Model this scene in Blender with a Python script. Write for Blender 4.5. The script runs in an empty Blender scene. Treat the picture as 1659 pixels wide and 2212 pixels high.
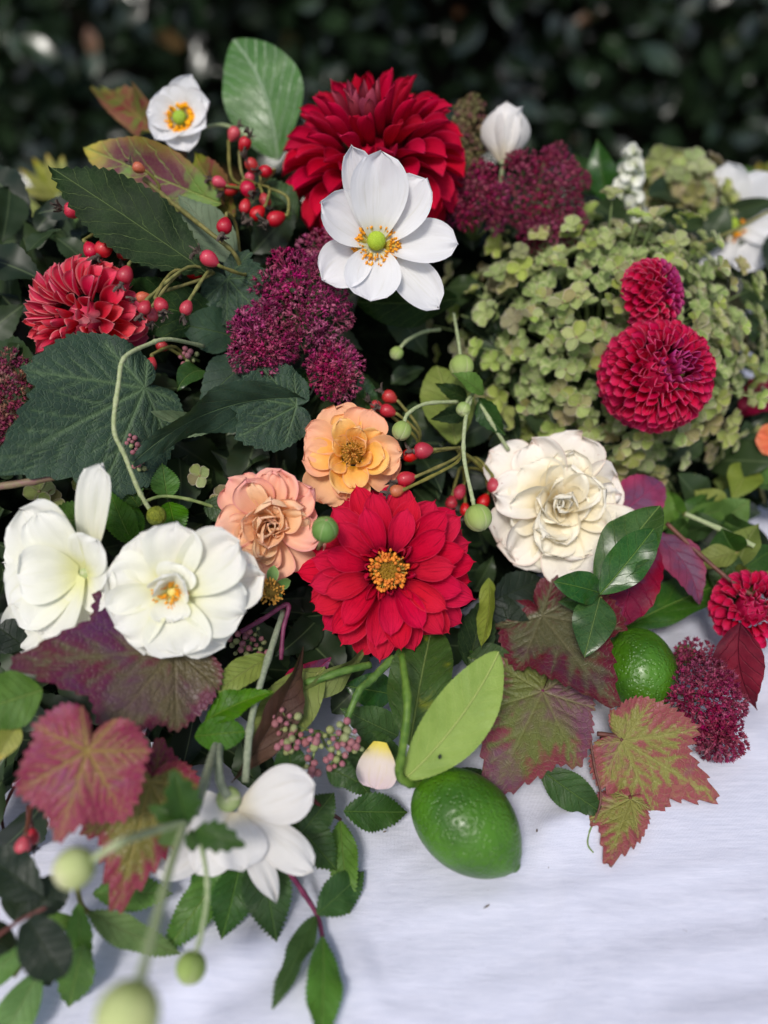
import bpy, bmesh, math, random
import numpy as np
from mathutils import Vector, Matrix
rnd = random.Random(11)
PI = math.pi
sc = bpy.context.scene
COL = sc.collection

# ------------------------------------------------------------------ camera
PITCH = math.radians(42.0)
C = Vector((0.0, -0.372, 0.425))
FW = Vector((0, math.cos(PITCH), -math.sin(PITCH)))
RT = Vector((1, 0, 0))
UP = RT.cross(FW)
cam = bpy.data.cameras.new('camera')
cam.sensor_fit = 'HORIZONTAL'
cam.sensor_width = 24.0
cam.lens = 25.0
cam.clip_start = 0.02
cam.clip_end = 200.0
cam.dof.use_dof = True
cam.dof.focus_distance = 0.455
cam.dof.aperture_fstop = 2.25
cam_ob = bpy.data.objects.new('camera', cam)
COL.objects.link(cam_ob)
cam_ob.matrix_world = Matrix.Translation(C) @ Matrix((RT, UP, -FW)).transposed().to_4x4()
sc.camera = cam_ob

# ------------------------------------------------------------------ sky and sun
SUN_EL, SUN_AZ = math.radians(58), math.radians(200)      # azimuth clockwise from +Y
w = bpy.data.worlds.new('World'); sc.world = w; w.use_nodes = True
nt = w.node_tree; nt.nodes.clear()
sky = nt.nodes.new('ShaderNodeTexSky'); sky.sky_type = 'NISHITA'; sky.sun_disc = False
sky.sun_elevation = SUN_EL; sky.sun_rotation = SUN_AZ
sky.air_density = 1.0; sky.dust_density = 3.0; sky.ozone_density = 1.0
bgn = nt.nodes.new('ShaderNodeBackground'); bgn.inputs['Strength'].default_value = 0.085
wo = nt.nodes.new('ShaderNodeOutputWorld')
nt.links.new(sky.outputs[0], bgn.inputs[0]); nt.links.new(bgn.outputs[0], wo.inputs[0])
sun = bpy.data.lights.new('sun', 'SUN'); sun.energy = 1.5; sun.angle = math.radians(12); sun.color = (1.0, 0.96, 0.90)
sun_ob = bpy.data.objects.new('sun', sun); COL.objects.link(sun_ob)
sdir = Vector((math.sin(SUN_AZ) * math.cos(SUN_EL), math.cos(SUN_AZ) * math.cos(SUN_EL), math.sin(SUN_EL)))
sun_ob.rotation_euler = sdir.to_track_quat('Z', 'Y').to_euler()
vs = sc.view_settings
vs.view_transform = 'Standard'; vs.look = 'None'; vs.exposure = 0.55; vs.gamma = 1.0
vs.use_curve_mapping = False
sc.render.engine = 'CYCLES'
sc.cycles.use_denoising = True
sc.cycles.max_bounces = 7; sc.cycles.diffuse_bounces = 4; sc.cycles.glossy_bounces = 3
sc.cycles.transmission_bounces = 5; sc.cycles.transparent_max_bounces = 6

# ------------------------------------------------------------------ places
FPX = 1728.0                      # focal length in the units used below (picture 1659 x 2212)
def edge_y(x):                    # where the mound of flowers meets the cloth
    return -0.16 + (0.62 * x if 0 < x < 0.12 else 0.0744 + 0.30 * (x - 0.12) if x > 0 else 0.40 * x)
def mound_z(x, y):
    return min(0.25, max(0.0, 0.65 * (y - edge_y(x))))
def ray(px, py):
    return FW + RT * ((px - 829.5) / FPX) - UP * ((py - 1106.0) / FPX)
def D(px, py):                    # distance along the lens axis to the mound or the cloth
    r = ray(px, py); t = 0.2
    while t < 0.66:
        p = C + r * t
        if p.z <= mound_z(p.x, p.y): break
        t += 0.002
    return t
def P(px, py, off=0.0, d=None):   # a point of the mound, raised by off metres towards the viewer
    if d is None: d = D(px, py) - off
    return C + ray(px, py) * d
def Z(px, py, z):                 # a point at height z above the cloth
    r = ray(px, py)
    return C + r * ((z - C.z) / r.z)
def depth(p): return (p - C).dot(FW)
def S(px, p): return px / FPX * depth(p)
def cdir(x, y, z): return (RT * x + UP * y - FW * z).normalized()
def frame(p, n, roll=0.0):        # axes: z = facing, x = picture right
    n = n.normalized()
    x = RT - n * RT.dot(n)
    if x.length < 0.2: x = UP - n * UP.dot(n)
    x.normalize(); y = n.cross(x)
    c, s = math.cos(roll), math.sin(roll)
    x, y = x * c + y * s, y * c - x * s
    return Matrix.Translation(p) @ Matrix((x, y, n)).transposed().to_4x4()
def Rz(a): return Matrix.Rotation(a, 4, 'Z')
def Rx(a): return Matrix.Rotation(a, 4, 'X')
def Ry(a): return Matrix.Rotation(a, 4, 'Y')
def T(x, y, z): return Matrix.Translation((x, y, z))

# ------------------------------------------------------------------ mesh helpers
def mk(name, V, Fc, mat, uv=None, attrs=None, smooth=True):
    me = bpy.data.meshes.new(name)
    V = np.asarray(V, dtype=float).reshape(-1, 3)
    me.from_pydata(V.tolist(), [], [tuple(f) for f in Fc])
    if smooth: me.polygons.foreach_set('use_smooth', [True] * len(me.polygons))
    if uv is not None:
        uv = np.asarray(uv, dtype=float)
        L = me.uv_layers.new(name='UVMap')
        li = np.empty(len(me.loops), dtype=np.int32); me.loops.foreach_get('vertex_index', li)
        L.data.foreach_set('uv', uv[li].astype(np.float32).ravel())
    if attrs:
        for k, a in attrs.items():
            at = me.attributes.new(k, 'FLOAT', 'POINT')
            at.data.foreach_set('value', np.asarray(a, dtype=np.float32).ravel())
    if mat is not None: me.materials.append(mat)
    me.update()
    return me
def gridf(nu, nv, o=0, wrap=False):
    F = []
    for j in range(nv - 1):
        for i in range(nu if wrap else nu - 1):
            a = o + j * nu + i; b = o + j * nu + (i + 1) % nu
            F.append((a, b, b + nu, a + nu))
    return F
class MB:                          # collects pieces into one mesh
    def __init__(s): s.V = []; s.F = []; s.UV = []; s.A = []
    def add(s, V, F, UV=None, M=None, a=0.0):
        V = np.asarray(V, dtype=float).reshape(-1, 3)
        if M is not None:
            m = np.array(M); V = V @ m[:3, :3].T + m[:3, 3]
        o = sum(len(x) for x in s.V) if not hasattr(s, 'n') else s.n
        s.n = o + len(V)
        s.V.append(V); s.F += [tuple(i + o for i in f) for f in F]
        s.UV.append(np.zeros((len(V), 2)) if UV is None else np.asarray(UV))
        s.A.append(np.full(len(V), a))
    def mesh(s, name, mat, smooth=True):
        return mk(name, np.concatenate(s.V), s.F, mat, np.concatenate(s.UV), {'rnd': np.concatenate(s.A)}, smooth)
def thing(name, label, cat, M=None, group=None, mesh=None, kind=None):
    o = bpy.data.objects.new(name, mesh); COL.objects.link(o)
    if M is not None: o.matrix_world = M
    if mesh is None: o.empty_display_size = 0.01
    o['label'] = label
    if cat: o['category'] = cat
    if group: o['group'] = group
    if kind: o['kind'] = kind
    return o
def absm(o):
    m = o.matrix_basis.copy()
    while o.parent is not None:
        o = o.parent; m = o.matrix_basis @ m
    return m
def part(name, mesh, par, M=None, world=False, kind=None, label=None):
    o = bpy.data.objects.new(name, mesh); COL.objects.link(o); o.parent = par
    if world: o.matrix_basis = absm(par).inverted() @ (M or Matrix())
    elif M is not None: o.matrix_basis = M
    if kind: o['kind'] = kind
    if label: o['label'] = label
    return o
def spline(pts, n=6):
    pts = [Vector(p) for p in pts]
    if len(pts) < 3: return [pts[0].lerp(pts[-1], i / n) for i in range(n + 1)]
    out = []
    for i in range(len(pts) - 1):
        p0 = pts[max(i - 1, 0)]; p1 = pts[i]; p2 = pts[i + 1]; p3 = pts[min(i + 2, len(pts) - 1)]
        for k in range(n):
            t = k / n
            out.append(0.5 * ((2 * p1) + (p2 - p0) * t + (2 * p0 - 5 * p1 + 4 * p2 - p3) * t * t + (3 * p1 - p0 - 3 * p2 + p3) * t ** 3))
    out.append(pts[-1]); return out
def tube(pts, r0, r1=None, sides=8, n=6, wob=0.04):
    q = spline(pts, n); r1 = r0 if r1 is None else r1
    V = []; UV = []
    t = (q[1] - q[0]).normalized(); a = t.orthogonal().normalized()
    for i, p in enumerate(q):
        t = (q[min(i + 1, len(q) - 1)] - q[max(i - 1, 0)]).normalized()
        a = (a - t * a.dot(t)).normalized(); b = t.cross(a)
        f = i / (len(q) - 1); r = (r0 + (r1 - r0) * f) * (1 + wob * math.sin(i * 2.3 + r0 * 9000) + wob * math.sin(i * 0.9 + r0 * 5000) + (0.22 if i % 11 == 7 and len(q) > 14 else 0))
        for k in range(sides):
            th = 2 * PI * k / sides
            V.append(p + (a * math.cos(th) + b * math.sin(th)) * r); UV.append((k / sides, f))
    F = gridf(sides, len(q), wrap=True)
    F.append(tuple(range(sides))[::-1]); o = (len(q) - 1) * sides; F.append(tuple(o + k for k in range(sides)))
    return [tuple(v) for v in V], F, UV
def tube_mesh(name, pts, r0, r1, mat, sides=8, n=6):
    V, F, UV = tube(pts, r0, r1, sides, n); return mk(name, V, F, mat, UV)
def lathe(prof, sides=16):          # prof: (radius, z)
    V = []; UV = []
    for j, (r, z) in enumerate(prof):
        for k in range(sides):
            a = 2 * PI * k / sides; V.append((r * math.cos(a), r * math.sin(a), z)); UV.append((k / sides, j / (len(prof) - 1)))
    F = gridf(sides, len(prof), wrap=True)
    F.append(tuple(range(sides))[::-1]); o = (len(prof) - 1) * sides; F.append(tuple(o + k for k in range(sides)))
    return V, F, UV
def ball(r, n=8, sides=12, sz=1.0):
    return lathe([(max(1e-5, r * math.sin(PI * j / n)), -r * sz * math.cos(PI * j / n)) for j in range(n + 1)], sides)

# ------------------------------------------------------------------ petal and leaf surfaces
def petal(L, W, e0, e1, a0=0.5, a1=0.5, vm=0.6, base=0.25, ea=1.0, eb=0.5, ruf=0.0, rf=2.0, ph=0.0, notch=0.0, tip=0.0,
          be=1.3, nu=9, nv=12, rough=0.0, frill=0.0, seed=0):
    """x = away from the flower's axis, z = along it; e = slope in degrees, a = how far the sides roll in"""
    rr = random.Random(seed)
    v = np.linspace(0, 1, nv) ** 0.9
    e = np.radians(e0 + (e1 - e0) * v ** be)
    dv = np.diff(v, prepend=0)
    X = np.cumsum(np.cos(e) * dv) * L; Zc = np.cumsum(np.sin(e) * dv) * L
    wv = np.where(v < vm, base + (1 - base) * np.sin(PI / 2 * np.clip(v / vm, 0, 1)) ** ea,
                  np.maximum(np.cos(PI / 2 * np.clip((v - vm) / (1 - vm), 0, 1)), 0) ** eb)
    wv = np.maximum(wv, 0.015) * W
    A = a0 + (a1 - a0) * v; A = np.where(np.abs(A) < 1e-3, 1e-3, A)
    u = np.linspace(-1, 1, nu)
    U, Vv = np.meshgrid(u, v)
    Au = A[:, None] * U
    y = wv[:, None] * np.sin(Au) / A[:, None]
    off = wv[:, None] * (1 - np.cos(Au)) / A[:, None]
    off = off + ruf * L * Vv ** 2 * (np.sin(rf * PI * U + ph) + 0.5 * np.sin(rf * 2.3 * PI * U + ph * 2.1 + 1))
    if rough: off = off + rough * L * Vv * (np.sin(U * 4 + Vv * 6 + seed) * np.cos(Vv * 5 - seed * 1.7) + 0.7 * np.sin(U * 9 - Vv * 5 + seed * 2.3))
    if frill: off = off + frill * L * Vv ** 5 * (np.sin(U * 7 + seed * 1.3) + 0.7 * np.sin(U * 13 + seed * 2.7) + 0.5 * np.sin(U * 21 + seed))
    ext = (tip * np.exp(-(U / 0.4) ** 2) - notch * np.exp(-((U - 0.3 * math.sin(seed)) / 0.25) ** 2) + frill * 1.2 * np.sin(U * 6 + seed * 3.1)) * L * Vv ** 5
    ce, se = np.cos(e)[:, None], np.sin(e)[:, None]
    V = np.stack([X[:, None] - se * off + ce * ext, y, Zc[:, None] + ce * off + se * ext], -1).reshape(-1, 3)
    UV = np.stack([U * 0.5 + 0.5, Vv], -1).reshape(-1, 2)
    return V, gridf(nu, nv), UV
def petal_mesh(mat, *a, **k):
    V, F, UV = petal(*a, **k); return mk('petal', V, F, mat, UV)

def leaf_shape(L, W, arch=0.1, fold=0.25, ser=0, amp=0.09, vm=0.4, eb=1.0, bend=0.0, tipdroop=0.0, wav=0.03, nu=13, nv=None,
               base=0.02, ea=0.8, nvein=7, slope=0.22, quilt=0.012, cup=0.0, seed=0, acum=0.0, twist=0.0):
    nv = nv or (max(26, min(110, int(ser * 4) + 2)) if ser else 26)
    v = np.linspace(0, 1, nv); u = np.linspace(-1, 1, nu)
    vv = v ** (1 + acum)
    wv = np.where(v < vm, base + (1 - base) * np.sin(PI / 2 * np.clip(v / vm, 0, 1)) ** ea,
                  np.maximum(np.cos(PI / 2 * np.clip((v - vm) / (1 - vm), 0, 1)), 0) ** (eb))
    if acum: wv = wv * (1 - acum * 0.6 * np.clip((v - 0.6) / 0.4, 0, 1) * (1 - np.clip((v - .6) / .4, 0, 1)) * 2)
    wv = np.maximum(wv, 0.012)
    U, Vv = np.meshgrid(u, v)
    Wm = np.repeat(wv[:, None], nu, 1)
    if ser:
        saw = (v * ser) % 1.0
        saw = np.where(saw < 0.8, saw / 0.8, (1 - saw) / 0.2) - 0.45
        rr = np.random.RandomState(seed); saw = saw * (0.7 + 0.6 * rr.rand(ser + 1)[np.minimum((v * ser).astype(int), ser)])
        ed = np.clip((np.abs(U) - 0.8) / 0.2, 0, 1)
        Wm = Wm * (1 + ed * 0.0) + ed * amp * saw[:, None] * np.clip(Wm * 4, 0, 1)
    x = U * Wm * W
    ax = np.abs(x) / W
    s = Vv * nvein - ax * slope * nvein
    q = np.cos(2 * PI * s) * -1
    z = arch * L * 4 * Vv * (1 - Vv) + fold * np.abs(x) + cup * W * ax ** 2 - tipdroop * L * Vv ** 3
    z = z + quilt * L * 0.5 * q * np.clip(ax * 3, 0, 1) * np.clip((1 - Vv) * 4, 0, 1) * 0.5
    z = z + wav * L * np.sin(Vv * 9 + seed) * U * np.abs(U) + wav * 0.6 * L * np.sin(Vv * 17 + seed * 3.3 + np.sign(U)) * ax
    xx = x + bend * L * 4 * Vv * (1 - Vv)
    if twist:
        a = twist * Vv; c, sn = np.cos(a), np.sin(a); xx, z = xx * c - z * sn, xx * sn + z * c
    V = np.stack([xx, Vv * L, z], -1).reshape(-1, 3)
    UV = np.stack([x / W * 0.5 + 0.5, Vv], -1).reshape(-1, 2)
    return V, gridf(nu, nv), UV

def seg_dist(px, py, ax, ay, bx, by):
    dx, dy = bx - ax, by - ay
    t = np.clip(((px - ax) * dx + (py - ay) * dy) / (dx * dx + dy * dy), 0, 1)
    return np.hypot(px - ax - t * dx, py - ay - t * dy), t
def vine_shape(lobes, sinus=0.35, teeth=44, tamp=0.05, nth=264, nr=22, cupz=0.0, ripple=0.05, seed=0, fold=0.0, droop=0.0, quilt=0.02):
    """a palmate leaf round its stalk: lobes = (angle in degrees from the tip, length, sharpness); unit size; tip along +y"""
    rs = np.random.RandomState(seed)
    th = np.linspace(-PI * 0.985, PI * 0.985, nth)
    R = np.zeros(nth); acc = 0.16
    for a, l, k in lobes:
        d = np.abs(th - math.radians(a))
        R = np.maximum(R, l * (1 - 0.55 * (1 - np.exp(-(d / k) ** 1.25))) * np.clip(1.25 - d / 2.4, 0.2, 1) * (1 - acc + acc * np.exp(-d / 0.14))); acc = 0.05
    R *= 1 - (1 - sinus) * np.clip((np.abs(th) - 2.55) / 0.6, 0, 1) ** 1.5
    R = R * (1 + 0.04 * np.sin(2 * th + seed * 1.7) + 0.03 * np.sin(3 * th + seed * 2.9))
    kk = np.array([0.25, 0.5, 0.25])
    for _ in range(2): R[1:-1] = np.convolve(R, kk, 'same')[1:-1]
    sgn = np.sign(th); tt = (np.abs(th) / PI * teeth / 2)
    saw = tt % 1.0; saw = np.where(saw > 0.35, (1 - saw) / 0.65, saw / 0.35) - 0.4
    R = R * (1 + tamp * saw * (0.7 + 0.7 * rs.rand(teeth + 2)[(tt + (sgn > 0) * 3).astype(int) % teeth]))
    r = np.linspace(0, 1, nr) ** 0.85
    TH, RR = np.meshgrid(th, r)
    X = np.sin(TH) * RR * R[None, :]; Y = np.cos(TH) * RR * R[None, :]
    vein = np.zeros_like(X); dmin = np.full_like(X, 9.0)
    for a, l, k in lobes:
        aa = math.radians(a); ex, ey = math.sin(aa) * l * 0.97, math.cos(aa) * l * 0.97
        d, t = seg_dist(X, Y, 0, 0, ex, ey)
        vein = np.maximum(vein, np.clip(1 - d / (0.022 * (1.15 - 0.8 * t)), 0, 1)); dmin = np.minimum(dmin, d)
        for q, f in enumerate((0.22, 0.38, 0.54, 0.7, 0.84)):
            for s in (-1, 1):
                f2 = f + 0.04 * s; bx, by = ex * f2, ey * f2
                ln = l * (0.42 - 0.3 * f2); ab = aa + s * (0.75 - 0.1 * q)
                d, t = seg_dist(X, Y, bx, by, bx + math.sin(ab) * ln, by + math.cos(ab) * ln)
                vein = np.maximum(vein, 0.7 * np.clip(1 - d / (0.013 * (1.2 - 0.8 * t)), 0, 1)); dmin = np.minimum(dmin, d * 1.1)
    z = quilt * np.clip(dmin / 0.09, 0, 1) + cupz * RR ** 2 + ripple * RR ** 2 * (np.sin(TH * 5 + seed) + 0.6 * np.sin(TH * 9 + 2 * seed))
    z = z + fold * np.abs(X) - droop * np.clip(Y, 0, 2) ** 2
    V = np.stack([X, Y, z], -1).reshape(-1, 3)
    return V, gridf(nth, nr), np.stack([X, Y], -1).reshape(-1, 2), vein.ravel(), (RR ** 2.0).ravel(), np.clip(dmin / 0.08, 0, 1).ravel()
# ------------------------------------------------------------------ materials
def srgb(r, g, b):
    f = lambda c: (c / 255 / 12.92) if c / 255 <= 0.04045 else ((c / 255 + 0.055) / 1.055) ** 2.4
    return (f(r), f(g), f(b), 1.0)
class G:
    def __init__(s, name):
        s.m = bpy.data.materials.new(name); s.m.use_nodes = True; s.t = s.m.node_tree; s.t.nodes.clear()
    def n(s, ty, ins=None, **props):
        nd = s.t.nodes.new('ShaderNode' + ty)
        for k, v in props.items(): setattr(nd, k, v)
        for k, v in (ins or {}).items(): s.put(nd.inputs[k], v)
        return nd
    def put(s, sock, v):
        if isinstance(v, bpy.types.NodeSocket): s.t.links.new(v, sock)
        else: sock.default_value = v
    def m_(s, op, a, b=0.0, c=0.0, clamp=False):
        return s.n('Math', {0: a, 1: b, 2: c}, operation=op, use_clamp=clamp).outputs[0]
    def mix(s, f, a, b, bl='MIX'):
        nd = s.n('Mix', data_type='RGBA', blend_type=bl); nd.clamp_factor = True
        s.put(nd.inputs[0], f); s.put(nd.inputs[6], a); s.put(nd.inputs[7], b); return nd.outputs[2]
    def mr(s, v, a, b, c=0.0, d=1.0, smooth=True):
        nd = s.n('MapRange', {0: v, 1: a, 2: b, 3: c, 4: d}, interpolation_type='SMOOTHSTEP' if smooth else 'LINEAR'); return nd.outputs[0]
    def noise(s, vec, scale, detail=3.0, rough=0.55, dist=0.0):
        nd = s.n('TexNoise', {'Scale': scale, 'Detail': detail, 'Roughness': rough, 'Distortion': dist})
        if vec is not None: s.put(nd.inputs['Vector'], vec)
        return nd.outputs['Fac']
    def uv(s):
        if not hasattr(s, '_uv'):
            s._uv = s.n('UVMap').outputs[0]; sp = s.n('SeparateXYZ', {0: s._uv}); s.U, s.V = sp.outputs[0], sp.outputs[1]
        return s._uv
    def obj(s):
        if not hasattr(s, '_ob'): s._ob = s.n('TexCoord').outputs['Object']
        return s._ob
    def rand(s):
        if not hasattr(s, '_r'): s._r = s.n('ObjectInfo').outputs['Random']
        return s._r
    def attr(s, nm): return s.n('Attribute', attribute_name=nm).outputs['Fac']
    def scaled(s, vec, x, y, z=1.0): return s.n('VectorMath', {0: vec, 1: (x, y, z)}, operation='MULTIPLY').outputs[0]
    def bump(s, h, dist, st=1.0): return s.n('Bump', {'Height': h, 'Distance': dist, 'Strength': st}).outputs[0]
    def vary(s, col, val=0.2, hue=0.015, sat=0.1):
        r = s.rand()
        h = s.m_('MULTIPLY_ADD', s.m_('FRACT', s.m_('MULTIPLY', r, 7.31)), 2 * hue, 0.5 - hue)
        sa = s.m_('MULTIPLY_ADD', s.m_('FRACT', s.m_('MULTIPLY', r, 13.7)), 2 * sat, 1 - sat)
        v = s.m_('MULTIPLY_ADD', r, 2 * val, 1 - val)
        return s.n('HueSaturation', {'Hue': h, 'Saturation': sa, 'Value': v, 'Color': col}).outputs[0]
    def out(s, col, rough=0.5, spec=0.4, normal=None, transl=0.0, tcol=None, coat=0.0, sheen=0.0, sss=0.0):
        b = s.n('BsdfPrincipled', {'Base Color': col, 'Roughness': rough, 'Specular IOR Level': spec, 'Coat Weight': coat, 'Coat Roughness': 0.15,
                                   'Sheen Weight': sheen})
        if normal is not None: s.put(b.inputs['Normal'], normal)
        sh = b.outputs[0]
        if transl:
            t = s.n('BsdfTranslucent', {'Color': tcol if tcol is not None else col})
            if normal is not None: s.put(t.inputs['Normal'], normal)
            sh = s.n('MixShader', {0: transl, 1: sh, 2: t.outputs[0]}).outputs[0]
        o = s.n('OutputMaterial'); s.t.links.new(sh, o.inputs['Surface']); return s.m

def petal_mat(name, c0, c1, c2, edge=None, edge_w=0.12, rough=0.55, transl=0.3, streak=0.18, val=0.1, hue=0.008, spec=0.3, blem=None,
              blem_amt=0.62, sheen=0.0, bumpd=0.0004, s1=0.35):
    g = G(name); g.uv()
    nz = g.noise(g.scaled(g._uv, 16, 1.6), 1.0, 3)
    # every petal starts its noise elsewhere
    jit = g.n('CombineXYZ', {0: g.m_('MULTIPLY', g.rand(), 50), 1: g.m_('MULTIPLY', g.rand(), 30)}).outputs[0]
    vec = g.n('VectorMath', {0: g.scaled(g._uv, 16, 1.6), 1: jit}, operation='ADD').outputs[0]
    nz = g.noise(vec, 1.0, 3)
    vj = g.m_('ADD', g.V, g.m_('MULTIPLY', g.m_('SUBTRACT', nz, 0.5), 0.18))
    c = g.mix(g.mr(vj, 0.02, s1), c0, c1)
    c = g.mix(g.mr(vj, 0.45, 1.0), c, c2)
    if edge is not None:
        au = g.m_('ABSOLUTE', g.m_('MULTIPLY_ADD', g.U, 2, -1))
        ed = g.m_('MAXIMUM', g.mr(au, 1 - edge_w * 1.6, 1.0), g.mr(g.V, 1 - edge_w * 0.7, 1.0))
        c = g.mix(g.m_('MULTIPLY', ed, 0.75), c, edge)
    c = g.mix(g.m_('MULTIPLY', g.mr(nz, 0.5, 0.8), streak * 1.6), c, (c0[0] * 0.8, c0[1] * 0.8, c0[2] * 0.8, 1)) if streak else c
    if blem is not None:
        vec2 = g.n('VectorMath', {0: g.scaled(g._uv, 3, 4), 1: jit}, operation='ADD').outputs[0]
        b = g.noise(vec2, 2.2, 6, 0.75)
        b = g.m_('MULTIPLY', g.mr(b, blem_amt, blem_amt + 0.1), g.mr(g.V, 0.45, 1.0))
        c = g.mix(b, c, blem)
    c = g.vary(c, val, hue, 0.008)
    fine = g.noise(g.n('VectorMath', {0: g.scaled(g._uv, 46, 3), 1: jit}, operation='ADD').outputs[0], 1.0, 2)
    wr = g.noise(g.n('VectorMath', {0: g.scaled(g._uv, 4, 3), 1: jit}, operation='ADD').outputs[0], 1.3, 2)
    h = g.m_('ADD', g.m_('MULTIPLY', fine, 0.5), g.m_('MULTIPLY', wr, 1.5))
    return g.out(c, rough, spec, g.bump(h, bumpd * 0.45, 0.9), transl, sheen=sheen)

def leaf_mat(name, c1, c2, vein, nv=7, slope=0.22, rough=0.42, spec=0.3, transl=0.22, mid_w=0.045, side_w=0.07, side=0.45, net=0.25, val=0.18,
             blot=None, blot_amt=0.55, blot_scale=45.0, edge=None, tipc=None, hue=0.012, raised=-1.0, brown=True, green=True, vb=1.0, nb=0.14):
    g = G(name); g.uv()
    au = g.m_('ABSOLUTE', g.m_('MULTIPLY_ADD', g.U, 2, -1))
    ob = g.obj()
    off = g.n('CombineXYZ', {0: g.m_('MULTIPLY', g.rand(), 9.0), 1: g.m_('MULTIPLY', g.rand(), 4.0), 2: 0.0}).outputs[0]
    ov = g.n('VectorMath', {0: ob, 1: off}, operation='ADD').outputs[0]
    wob = g.m_('MULTIPLY', g.m_('SUBTRACT', g.noise(ov, 120, 2), 0.5), 0.10)
    s = g.m_('MULTIPLY', g.m_('ADD', g.m_('SUBTRACT', g.V, g.m_('MULTIPLY', au, slope)), wob), float(nv))
    # the two halves of the blade do not mirror each other
    s = g.m_('ADD', s, g.m_('MULTIPLY', g.m_('GREATER_THAN', g.U, 0.5), 0.37))
    d = g.m_('ABSOLUTE', g.m_('SUBTRACT', g.m_('FRACT', g.m_('ADD', s, 0.5)), 0.5))
    sidev = g.mr(d, 0.0, side_w, 1.0, 0.0)
    midv = g.mr(au, 0.0, mid_w, 1.0, 0.0)
    vo = g.n('TexVoronoi', {'Vector': ov, 'Scale': 420.0}, feature='DISTANCE_TO_EDGE').outputs[0]
    netv = g.mr(vo, 0.0, 0.10, 1.0, 0.0)
    nz = g.noise(ov, 55, 4)
    c = g.mix(g.mr(nz, 0.3, 0.7), c1, c2)
    if blot is not None:
        b = g.noise(ov, blot_scale, 5, 0.65, 0.4)
        b = g.mr(b, blot_amt - 0.07, blot_amt + 0.07)
        b = g.m_('MULTIPLY', b, g.m_('SUBTRACT', 1.0, g.m_('MULTIPLY', sidev, 0.6)))
        c = g.mix(b, c, blot)
    if edge is not None:
        e = g.m_('ADD', g.mr(au, 0.35, 1.0), g.m_('MULTIPLY', g.m_('SUBTRACT', nz, 0.5), 1.2), clamp=True)
        c = g.mix(g.m_('MULTIPLY', e, 0.8), c, edge)
    if tipc is not None: c = g.mix(g.mr(g.m_('ADD', g.V, g.m_('MULTIPLY', nz, 0.2)), 0.8, 1.1), c, tipc)
    c = g.mix(g.m_('MULTIPLY', netv, net * 0.5), c, vein)
    c = g.mix(g.m_('MULTIPLY', sidev, side), c, vein)
    c = g.mix(g.m_('MULTIPLY', midv, 0.85), c, vein)
    if brown:
        sp = g.noise(ov, 260, 4, 0.7); c = g.mix(g.mr(sp, 0.73, 0.78, 0.0, 0.6), c, srgb(70, 55, 30))
    c = g.vary(c, val, hue, 0.12)
    h = g.m_('ADD', g.m_('ADD', g.m_('MULTIPLY', midv, 1.4 * raised), g.m_('MULTIPLY', sidev, 0.9 * raised * vb)),
             g.m_('ADD', g.m_('MULTIPLY', netv, nb * raised), g.m_('MULTIPLY', nz, 0.7)))
    ro = g.m_('ADD', g.m_('MULTIPLY', g.noise(ov, 90, 3), 0.25), rough - 0.1)
    tc = g.mix(0.5, c, (0.25, 0.4, 0.03, 1)) if green else c
    return g.out(c, ro, spec, g.bump(h, 0.0006, 0.8), transl, tc)

def vine_mat(name, green, red, purple, vein, mixr=0.5, edge_red=0.6, rough=0.45, transl=0.25, veinf=0.9, scale=30.0, purp=0.55, spots=0.55):
    g = G(name); ob = g.obj()
    off = g.n('CombineXYZ', {0: g.m_('MULTIPLY', g.rand(), 9.0), 1: g.m_('MULTIPLY', g.rand(), 5.0)}).outputs[0]
    ov = g.n('VectorMath', {0: ob, 1: off}, operation='ADD').outputs[0]
    ve = g.attr('vein'); ed = g.attr('edge')
    n1 = g.noise(ov, scale, 5, 0.65, 0.5); n2 = g.noise(ov, scale * 0.7, 4, 0.6, 0.3); n3 = g.noise(ov, scale * 6, 4, 0.7)
    f = g.m_('ADD', g.m_('ADD', n1, g.m_('MULTIPLY', g.m_('SUBTRACT', n3, 0.5), 0.35)), g.m_('MULTIPLY', g.m_('SUBTRACT', ed, 0.4), edge_red * 0.35))
    f = g.m_('SUBTRACT', f, g.m_('MULTIPLY', ve, 0.12))
    f = g.m_('ADD', f, g.m_('MULTIPLY', g.m_('SUBTRACT', g.attr('between'), 0.55), 0.24 if edge_red > 0 else 0.0))
    c = g.mix(g.mr(f, 1 - mixr - 0.1, 1 - mixr + 0.12), green, red)
    c = g.mix(g.mr(n2, purp, purp + 0.15), c, purple)
    c = g.mix(g.m_('MULTIPLY', g.mr(ed, 0.82, 1.0), 0.5), c, red)
    if edge_red > 0: c = g.mix(g.m_('MULTIPLY', g.mr(ed, 0.9, 1.0), g.mr(n3, 0.5, 0.62, 0.0, 0.8)), c, srgb(84, 52, 36))
    sp = g.noise(ov, 210, 3, 0.6); c = g.mix(g.mr(sp, 0.68, 0.74, 0, spots), c, (purple[0] * .35, purple[1] * .3, purple[2] * .4, 1))
    c = g.mix(g.m_('MULTIPLY', ve, veinf), c, vein)
    vo = g.n('TexVoronoi', {'Vector': ov, 'Scale': 330.0}, feature='DISTANCE_TO_EDGE').outputs[0]
    netv = g.mr(vo, 0.0, 0.12, 1.0, 0.0)
    c = g.mix(g.m_('MULTIPLY', netv, 0.16), c, vein)
    h = g.m_('ADD', g.m_('MULTIPLY', ve, -1.2), g.m_('ADD', g.m_('MULTIPLY', netv, -0.4), g.m_('MULTIPLY', n3, 0.6)))
    ro = g.m_('MULTIPLY_ADD', n2, 0.3, rough - 0.15)
    return g.out(c, ro, 0.4, g.bump(h, 0.0006, 0.8), transl)

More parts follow.
